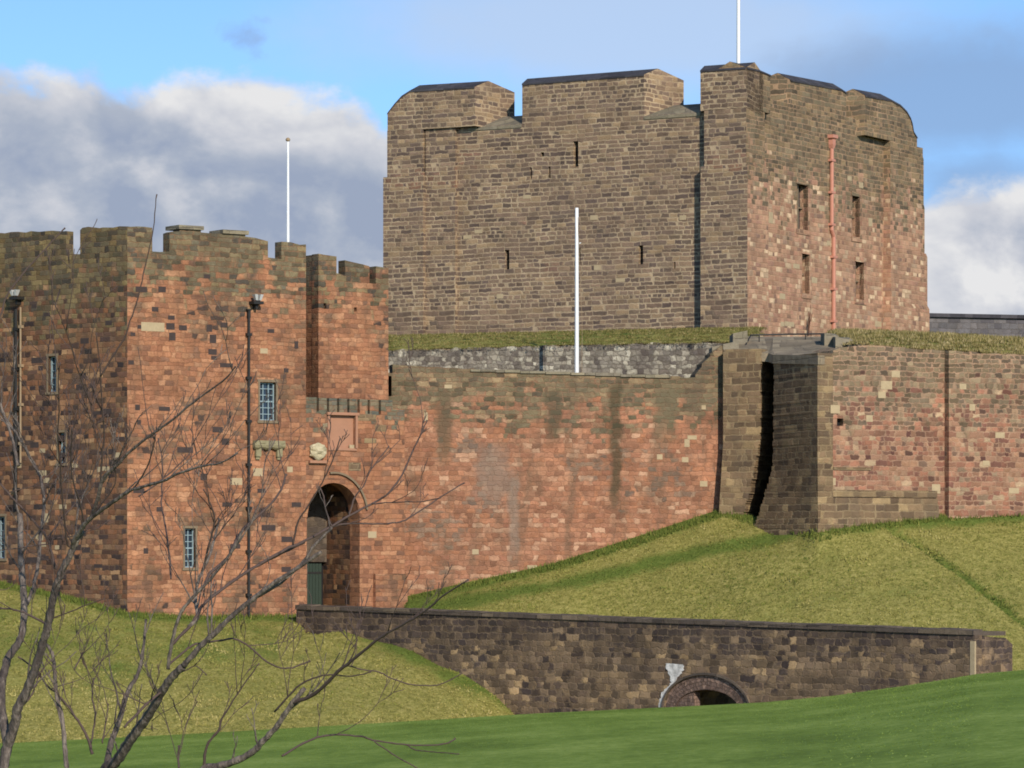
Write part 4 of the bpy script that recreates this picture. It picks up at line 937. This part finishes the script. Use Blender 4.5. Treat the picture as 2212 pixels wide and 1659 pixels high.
# lime run left of the arch
mb = MB(); lr = random.Random(4)
L_ = [(1441, 1433), (1438, 1436), (1441, 1447), (1447, 1462), (1449, 1474), (1442, 1484), (1431, 1496), (1425, 1511), (1423, 1528)]; R_ = [(1476, 1479)[0:1] + (1436,), (1479, 1441), (1474, 1451), (1464, 1463), (1459, 1475), (1451, 1486), (1441, 1498), (1434, 1512), (1431, 1528)]
def fine_(ch):
    o = []
    for (x0, y0), (x1, y1) in zip(ch[:-1], ch[1:]):
        for k in range(4): o.append((x0 + (x1 - x0) * k / 4 + lr.uniform(-2.2, 2.2), y0 + (y1 - y0) * k / 4 + lr.uniform(-.6, .6)))
    return o + [ch[-1]]
L_, R_ = fine_(L_), fine_(R_)
for i in range(len(L_) - 1):
    q = [fM.pt(*fM.UZ(*p), -.02) for p in (L_[i], R_[i], R_[i + 1], L_[i + 1])]; mb.face(q)
    for a_, b_ in ((q[0], q[3]), (q[2], q[1])): mb.face([a_, b_, b_ + Vector((*fM.n, 0)) * .04, a_ + Vector((*fM.n, 0)) * .04])
mb.build('lime_run', M_lime, br)
# pale quoin strip at the near end and the end pier
mb = MB(); u0, u1 = fM.U(2096), fM.L + .02; fbox(mb, fM, u0, u1, -9.2, zB_ - .25, -.02, .08); mb.build('quoin', M_pale, br)
fE = Face(W(2106, 164.2), W(2187, 166.0)); mb = MB(); wall(mb, fE, 4.0, jag([(0, fE.Zat(2110, 1372)), fE.UZ(2172, 1378), (fE.L, fE.Zat(2187, 1392))], .02), -9.2); mb.build('end_pier', M_bridge, br)
mb = MB(); 
fbox(mb, fE, .06, fE.U(2170), fE.Zat(2140, 1373), fE.Zat(2140, 1364), -.06, 4.05); mb.build('coping', M_coping, br)

# ------------------------------------------------------------------ flagpoles
def pole(name, px, py_t, py_b, Y, r0, r1, label, halyard=None, ball=True, extra=0):
    p0, p1 = P(px, py_b, Y), P(px, py_t, Y); p0.z -= extra
    t = thing(name, label, 'flagpole', tuple(p0), 'white flagpoles about the castle')
    mb = MB(); n = 10; mb.tube([p0.lerp(p1, i / n) for i in range(n + 1)], [r0 + (r1 - r0) * i / n for i in range(n + 1)], 12); mb.build('mast', M_white, t, True)
    if ball:
        mb = MB(); q = p1
        mb.tube([q + Vector((0, 0, .0)), q + Vector((0, 0, .04)), q + Vector((0, 0, .1)), q + Vector((0, 0, .17)), q + Vector((0, 0, .21))], [.04, .1, .125, .09, .02], 10); mb.build('finial', M_pipe_pale, t, True)
    if halyard:
        mb = MB(); mb.tube([p1 + Vector((.05, -.08, -.5)), p1.lerp(p0, .5) + Vector((halyard, -.12, 0)), p0 + Vector((halyard * .9, -.1, .4))], .012, 5); mb.build('halyard', M_pipe_pale, t)
        mb = MB(); q = p1.lerp(p0, .155); mb.tube([q, q + Vector((.22, -.05, .05))], .03, 6); mb.build('cleat', M_white, t)
    return t
pole('flagpole', 622, 306, 528, 200, .09, .055, 'slender white flagpole with round finial rising from the gatehouse roof', extra=1.2)
pole('flagpole', 1246, 449, 808, 207.5, .125, .085, 'white flagpole with halyard standing behind the curtain wall before the keep', halyard=.28, ball=False, extra=3.5)
pole('flagpole', 1595, -170, 138, 234.5, .12, .09, 'white flagpole on the corner of the keep roof running out of the top', extra=1.5)

# ------------------------------------------------------------------ drainpipes and floodlights
def drain(f, px, pt, pb, r, mat, label, hopper=True, jog=None, d=-.12, n_br=6, hw=.3):
    z0, z1 = f.Zat(px, pb), f.Zat(px, pt); u = f.U(px); base = f.pt(u, z0, d)
    t = thing('drainpipe', label, 'drainpipe', tuple(base)); mb = MB()
    if jog:
        zj = f.Zat(px, jog); u2 = u + .28
        pts_ = [f.pt(u, z1, d), f.pt(u, zj + .3, d), f.pt(u2, zj - .1, d), f.pt(u2, z0, d)]
    else: u2 = u; pts_ = [f.pt(u, z1, d), f.pt(u, z0, d)]
    mb.tube(pts_, r, 8); mb.build('pipe', mat, t)
    if hopper:
        mb = MB(); a_ = hw
        def rect(hu, hd, z): return [f.pt(u - hu, z, d - hd), f.pt(u + hu, z, d - hd), f.pt(u + hu, z, 0), f.pt(u - hu, z, 0)]
        lv = [rect(r, r, z1 - .25), rect(a_ * .6, a_ * .5, z1 - .02), rect(a_ * .6, a_ * .5, z1 + a_ * .9), rect(a_, a_ * .8, z1 + a_ * 1.1), rect(a_, a_ * .8, z1 + a_ * 1.7)]
        for A_, B_ in zip(lv[:-1], lv[1:]):
            for i in range(4): j = (i + 1) % 4; mb.face([A_[i], A_[j], B_[j], B_[i]])
        mb.face(lv[-1]); mb.build('hopper', mat, t)
    for i in range(n_br):
        zz = z1 - (z1 - z0) * (i + .5) / n_br; uu = u if (not jog or zz > f.Zat(px, jog)) else u2
        mb = MB(); fbox(mb, f, uu - r * 2.1, uu + r * 2.1, zz - .07, zz + .07, d - r * 1.15, 0); mb.build('bracket', mat, t)
    return t
drain(mK, 1793, 312, 728, .125, M_copper, 'salmon pink drainpipe with hopper head down the right face of the keep', jog=508, hw=.34)
drain(fF, 535, 676, 1332, .065, M_iron, 'thin black drainpipe down the red gatehouse front beside the upper window', n_br=7, hw=.11)
drain(fS, 38, 668, 1100, .075, M_iron, 'black drainpipe on the shaded gatehouse flank left of the bare tree', n_br=5, hopper=False)
mb = MB(); drain(fS, 48, 664, 1000, .05, M_pipe_pale, 'pale pipe running beside the black drainpipe on the gatehouse flank', n_br=4, hopper=False)
def flood(f, px, py, label):
    u, z = f.UZ(px, py); b_ = f.pt(u, z, 0); t = thing('floodlight', label, 'floodlight', tuple(b_), 'floodlights fixed to the gatehouse')
    mb = MB(); fbox(mb, f, u - .28, u + .28, z - .18, z - .04, -.5, .02); fbox(mb, f, u - .06, u + .06, z - .42, z - .18, -.3, .02); mb.build('bracket', M_iron, t)
    for s in (-1, 1):
        mb = MB(); c = f.pt(u + s * .13, z + .15, -.4); ex = Vector((*f.u, 0)) * .085; ez = Vector((0, 0, 1)) + Vector((*f.u, 0)) * s * .25; ez = ez * .72; ey = Vector((*f.n, 0)) * .14
        lo_, hi_ = c - ez * .2, c + ez * .2
        A_ = [lo_ - ex * .7 - ey * .6, lo_ + ex * .7 - ey * .6, lo_ + ex * .7 + ey * .6, lo_ - ex * .7 + ey * .6]; B_ = [hi_ - ex - ey, hi_ + ex - ey, hi_ + ex + ey, hi_ - ex + ey]
        for i in range(4): j = (i + 1) % 4; mb.face([A_[i], A_[j], B_[j], B_[i]])
        mb.face(B_); mb.face(A_[::-1]); mb.build('lamp_head', M_lampw, t)
        mb = MB(); mb.tube([lo_ - Vector((0, 0, .16)), lo_ + Vector((0, 0, .02))], .05, 7); mb.build('lamp_neck', M_iron, t)
flood(fS, 44, 640, 'twin white floodlight on the shaded gatehouse flank above the paired pipes')
flood(fF, 548, 650, 'twin floodlight with black bracket on the red gatehouse front beside the thin pipe')

# small dead shrub rooted at the foot of the keep's right face
ds_ = thing('dead_shrub', 'small dead brown shrub growing against the right face of the keep', 'shrub', tuple(mK.pt(*mK.UZ(1741, 722), -.2)))
mb = MB(); u, z = mK.UZ(1741, 726)
for du_, dz_, r in ((0, 1.0, .05), (-.3, 1.5, .03), (.35, 1.4, .03), (.05, 1.9, .03), (-.12, 1.3, .025), (.2, 1.7, .02)):
    mb.tube([mK.pt(u, z, -.15), mK.pt(u + du_ * .2, z + dz_ * .5, -.2), mK.pt(u + du_, z + dz_, -.3 + .1 * du_)], [r, r * .8, r * .4], 6)
mb.build('stem', M_deadwood, ds_)

# ------------------------------------------------------------------ bare tree in the foreground
VIEW = {'0': lambda x, y: (x, y), '1': lambda x, y: (x * .2604, 460.8 + y * .2604), '5': lambda x, y: (x * .2604, 823 + y * .2604), '6': lambda x, y: (x * .2976, 1165.3 + y * .2976),
        '7': lambda x, y: (411.5 + x * .279, 946.4 + y * .279), '3': lambda x, y: (625.4 + x * .2753, 1259 + y * .2753)}
TY = 26.0
tree = thing('bare_tree', 'leafless grey multi-stemmed tree spreading branches across the left foreground', 'tree', tuple(P(-60, 2130, TY)))
NODES = []     # (px, py, Y) of what has grown already
def smoothpath(pts, n=6):
    out = []
    for i in range(len(pts) - 1):
        p0, p1, p2, p3 = pts[max(i - 1, 0)], pts[i], pts[i + 1], pts[min(i + 2, len(pts) - 1)]
        for k in range(n):
            t = k / n; out.append(tuple(.5 * (2 * p1[c] + (p2[c] - p0[c]) * t + (2 * p0[c] - 5 * p1[c] + 4 * p2[c] - p3[c]) * t * t + (3 * p1[c] - p0[c] - 3 * p2[c] + p3[c]) * t ** 3) for c in range(len(p1))))
    out.append(tuple(pts[-1])); return out
rt = random.Random(11)
def grow(mb, p, d, L, r, depth):
    """free-grown twig: bends upwards, with buds and side shoots"""
    n = 6; pts_, rad = [p], [r]; q = p.copy(); dd = d.normalized()
    for i in range(n):
        dd = (dd + Vector((rt.uniform(-.22, .22), rt.uniform(-.22, .22), rt.uniform(-.10, .26)))).normalized(); q = q + dd * L / n
        pts_.append(q.copy()); rad.append(max(.0022, r * (1 - .75 * (i + 1) / n)))
        if depth > 0 and i > 0 and rt.random() < .45: grow(mb, q, (dd + Vector((rt.uniform(-.9, .9), rt.uniform(-.6, .6), rt.uniform(-.2, .8)))), L * rt.uniform(.25, .55), rad[-1] * .7, depth - 1)
    rad[-1] = rad[-2] * 1.15
    mb.tube(pts_, rad, 5)
def branch(v, pts_, w0, w1, mat=None, twigs=0, dY=None, name='branch', drop=False, bud=True):
    q = [VIEW[v](*p) for p in pts_]
    Y0 = TY; best = None
    if NODES:
        best = min(NODES, key=lambda k: (k[0] - q[0][0]) ** 2 + (k[1] - q[0][1]) ** 2); dd = math.hypot(best[0] - q[0][0], best[1] - q[0][1])
        if dd < 16: q[0] = (best[0], best[1]); Y0 = best[2]
        elif dd < 90: Y0 = best[2]
    dY = rt.uniform(-1.6, 1.6) if dY is None else dY
    L = [0]
    for a_, b_ in zip(q[:-1], q[1:]): L.append(L[-1] + math.hypot(b_[0] - a_[0], b_[1] - a_[1]))
    full = [(x, y, Y0 + dY * l / max(L[-1], 1) * min(1, L[-1] / 500)) for (x, y), l in zip(q, L)]
    path = smoothpath(full, 5); n = len(path); mb = MB(); P3, rad = [], []
    for i, (x, y, Y) in enumerate(path):
        t = i / (n - 1); wd = (w0 + (w1 - w0) * t) * .5
        P3.append(P(x + rt.gauss(0, .5), y + rt.gauss(0, .5), Y)); rad.append(max(.0026, wd * Y / F * (1 + .10 * math.sin(i * 2.3 + w0))))
        NODES.append((x, y, Y))
    if drop:                                     # stem runs on down to the foot of the tree
        foot = P(*drop, TY); P3 = [foot, foot.lerp(P3[0], .5) + Vector((-.05, 0, 0))] + P3; rad = [rad[0] * 1.25, rad[0] * 1.1] + rad
    if bud and w1 < 5: rad[-1] *= 1.5
    mb.tube(P3, rad, 9 if w0 > 8 else 6)
    for k in range(int(twigs * .75)):
        i = rt.randrange(int(n * .15), n - 1) + (2 if drop else 0); i = min(i, len(P3) - 2); tdir = (P3[i + 1] - P3[i]).normalized(); side = Vector((rt.choice((-1, 1)) * rt.uniform(.4, 1), rt.uniform(-.7, .7), rt.uniform(.2, 1.1)))
        grow(mb, P3[i], tdir * .8 + side * .8, rt.uniform(.16, .62), max(.0035, min(.008, rad[i] * .5)), 2)
    mb.build(name, mat or (M_bark if w0 > 7 else M_twig), tree, True)
ft = (-40, 2130)
# stems
branch('6', [(20, 1659), (55, 1500), (110, 1330), (130, 1230), (210, 1060), (260, 920), (320, 720), (350, 620), (390, 400), (440, 250), (520, 90), (560, 0), (600, -60)], 24, 12, twigs=6, dY=-.6, name='trunk', drop=ft)
branch('6', [(5, 1500), (8, 1200), (20, 1000), (60, 860), (120, 770), (165, 650), (172, 400), (155, 200), (150, 0), (146, -180)], 20, 12, twigs=5, dY=.9, name='trunk', drop=(-60, 2130))
branch('6', [(485, 1659), (470, 1500), (452, 1300), (415, 1150), (400, 1000), (385, 850), (340, 760)], 11, 7, twigs=5, dY=.5, name='trunk', drop=(20, 2130))
branch('6', [(770, 1659), (850, 1600), (930, 1480), (1000, 1380), (1080, 1270), (1180, 1100), (1245, 1000), (1330, 920)], 25, 16, twigs=4, dY=-1.2, name='trunk', drop=(20, 2130))
branch('6', [(720, 1659), (800, 1500), (870, 1300), (930, 1100), (1000, 980), (1040, 800), (1060, 580)], 15, 5, twigs=7, dY=.8, name='trunk', drop=(10, 2130))
branch('6', [(1480, 1659), (1650, 1630), (1830, 1545), (1900, 1470), (2000, 1370), (2100, 1220), (2212, 1080)], 17, 10, twigs=5, dY=-.8, name='trunk', drop=(60, 2130))
# limbs of the left stem
branch('5', [(600, 1400), (620, 1320), (700, 1190), (800, 1100), (900, 1030), (1000, 960), (1100, 900), (1350, 830), (1480, 770), (1700, 700), (1830, 680), (1970, 600)], 12, 3, M_bark, 9)
branch('5', [(760, 1130), (810, 980), (860, 800), (980, 690), (1080, 580), (1280, 430), (1420, 330), (1600, 180), (1850, 0), (1950, -120)], 9, 3, twigs=8)
branch('5', [(1100, 900), (1200, 750), (1260, 600), (1290, 440)], 4, 3, twigs=2)
branch('5', [(1150, 960), (1330, 830), (1480, 700), (1570, 600), (1600, 460)], 4, 2.5, twigs=3)
branch('5', [(600, 1400), (560, 1350), (540, 1200), (520, 1000), (500, 700), (480, 500), (490, 200), (485, 0), (500, -150)], 5, 2.5, twigs=7)
branch('5', [(700, 1180), (660, 1000), (600, 800), (590, 600), (600, 380)], 4.5, 2.5, twigs=5)
branch('5', [(690, 1190), (850, 1010), (950, 860), (960, 720)], 4, 2.5, twigs=4)
branch('5', [(800, 1000), (830, 900), (850, 600), (865, 450), (850, 200), (830, -100), (800, -400)], 6, 2.5, twigs=7)
branch('1', [(840, 1330), (960, 1150), (1040, 1020), (1090, 860), (1150, 680), (1220, 370), (1270, 130), (1300, -160)], 4, 2, twigs=0)
branch('1', [(760, 1590), (700, 1450), (640, 1280), (550, 980), (450, 740)], 4, 2, twigs=5)
branch('1', [(-60, 1000), (0, 860), (60, 680), (200, 490), (380, 290), (540, 120)], 4.5, 3, dY=0, twigs=1)
branch('5', [(150, 700), (100, 480), (40, 300), (0, 180)], 8, 5, twigs=4)
branch('6', [(190, 520), (230, 380), (280, 150), (290, 0), (320, -250), (300, -420), (240, -560), (120, -760), (0, -940)], 9, 5, twigs=9)
branch('5', [(0, 850), (120, 990), (250, 1130), (380, 1290), (420, 1400), (460, 1560)], 4, 7, twigs=6, dY=.2)
branch('5', [(330, 1020), (420, 900), (490, 780), (510, 640)], 5, 3, twigs=5)
branch('5', [(410, 1300), (500, 1160), (640, 1000), (740, 870)], 4, 2.5, twigs=5)
branch('6', [(300, 610), (200, 540), (100, 510), (0, 500)], 5, 4, twigs=3)
branch('6', [(400, 590), (520, 520), (640, 470), (760, 430)], 3, 2, twigs=3)
branch('6', [(130, 1230), (210, 1160), (260, 1060), (280, 960), (300, 1000)], 4, 3, twigs=3)
branch('6', [(130, 850), (240, 930), (350, 1070), (410, 1110)], 4, 4, twigs=2)
branch('6', [(670, 1560), (640, 1450), (580, 1340), (500, 1220), (440, 1150)], 7, 4, twigs=5, dY=0)
branch('6', [(690, 1500), (690, 1300), (670, 1130), (680, 1010)], 4, 3, twigs=6)
branch('6', [(540, 940), (590, 850), (620, 780)], 3.5, 2.5, twigs=4)
branch('6', [(740, 1480), (770, 1320), (785, 1190)], 3.5, 2.5, twigs=4)
# limbs of the big right-leaning stem
branch('6', [(1330, 920), (1450, 780), (1560, 680), (1700, 540), (1850, 420), (2000, 310), (2200, 180), (2330, 90)], 13, 8, twigs=4, dY=-.5)
branch('7', [(230, 1445), (450, 1270), (700, 1120), (880, 950), (960, 830), (1100, 690)], 9, 5, M_bark, 3, dY=-.2)
branch('6', [(1220, 940), (1230, 850), (1260, 700), (1310, 540), (1400, 420), (1560, 250), (1700, 60), (1760, -70)], 8, 6, twigs=4)
branch('7', [(100, 1100), (150, 1050), (290, 920), (390, 730), (600, 530), (700, 400), (740, 280)], 7, 4, twigs=5)
branch('6', [(1290, 780), (1400, 600), (1480, 470), (1600, 370), (1800, 230), (2000, 120), (2212, 20)], 7, 6, twigs=3)
branch('7', [(550, 985), (760, 850), (900, 790), (1080, 690), (1230, 600), (1400, 510), (1530, 430), (1640, 280), (1740, 60), (1780, -20), (1830, -140)], 7, 2.5, twigs=5)
branch('7', [(1080, 690), (1230, 660), (1450, 665), (1620, 650), (1720, 600), (1900, 480), (2120, 345)], 4.5, 2.5, twigs=3)
branch('7', [(1400, 510), (1600, 495), (1800, 490), (1940, 460)], 3.2, 2.2, twigs=2)
branch('7', [(1230, 600), (1270, 460), (1340, 370), (1400, 240), (1540, 60)], 4, 2.5, twigs=5)
branch('7', [(790, 830), (830, 660), (900, 540), (1000, 380), (1090, 200), (1160, 0)], 5, 2.5, twigs=4)
branch('7', [(1000, 370), (1030, 450), (1050, 560), (1090, 680)], 3, 3.5, twigs=1)
branch('6', [(1400, 640), (1430, 560), (1420, 430), (1440, 300), (1520, 120), (1570, -60), (1590, -150)], 9, 4, twigs=9)
branch('5', [(1420, 1640), (1400, 1400), (1370, 1200), (1340, 1000), (1350, 700), (1310, 480)], 4.5, 2.5, twigs=8)
branch('5', [(1670, 1590), (1740, 1340), (1780, 1150), (1740, 1000), (1690, 900)], 6, 2.5, twigs=8)
branch('5', [(1770, 1330), (1850, 1220), (1940, 1110)], 3, 2, twigs=4)
branch('6', [(1240, 920), (1330, 820), (1420, 760), (1600, 735), (1700, 720), (1800, 770), (1900, 860), (2000, 920), (2090, 935), (2180, 910), (2250, 880)], 5, 3.5, M_twig, 3)
branch('6', [(1250, 1040), (1330, 960), (1420, 920), (1500, 985)], 3, 2.2, twigs=3)
branch('6', [(1190, 1090), (1080, 1180), (980, 1280), (900, 1360)], 6, 5, twigs=3)
branch('6', [(1440, 1659), (1500, 1500), (1590, 1380), (1610, 1300), (1750, 1080), (1880, 900)], 7, 2.5, twigs=6)
branch('6', [(1300, 1659), (1295, 1580), (1300, 1500)], 5, 4, twigs=4)
# limbs of the low right stem
branch('3', [(20, 960), (200, 870), (380, 700), (500, 600), (700, 440), (880, 330), (1040, 240), (1220, 90), (1400, -20)], 9, 3, M_twig, 7)
branch('3', [(380, 700), (440, 645), (560, 680), (700, 700), (800, 750), (960, 800), (1100, 805), (1200, 790), (1350, 710)], 3.5, 2.6, M_twig, 2)
branch('3', [(-120, 1010), (60, 820), (180, 750), (320, 720), (480, 735), (640, 700)], 4.5, 2.5, M_twig, 4)
branch('3', [(-60, 1360), (150, 1240), (320, 1195), (560, 1205), (680, 1240), (880, 1265), (1050, 1275), (1230, 1260), (1300, 1220)], 5, 3.2, M_twig, 3)
branch('3', [(660, 1240), (800, 1340), (1000, 1453), (1100, 1500)], 3.2, 2.6, M_twig, 1)
branch('3', [(900, 1270), (980, 1310), (1060, 1320), (1160, 1330), (1330, 1345)], 3, 2.2, M_twig, 1)
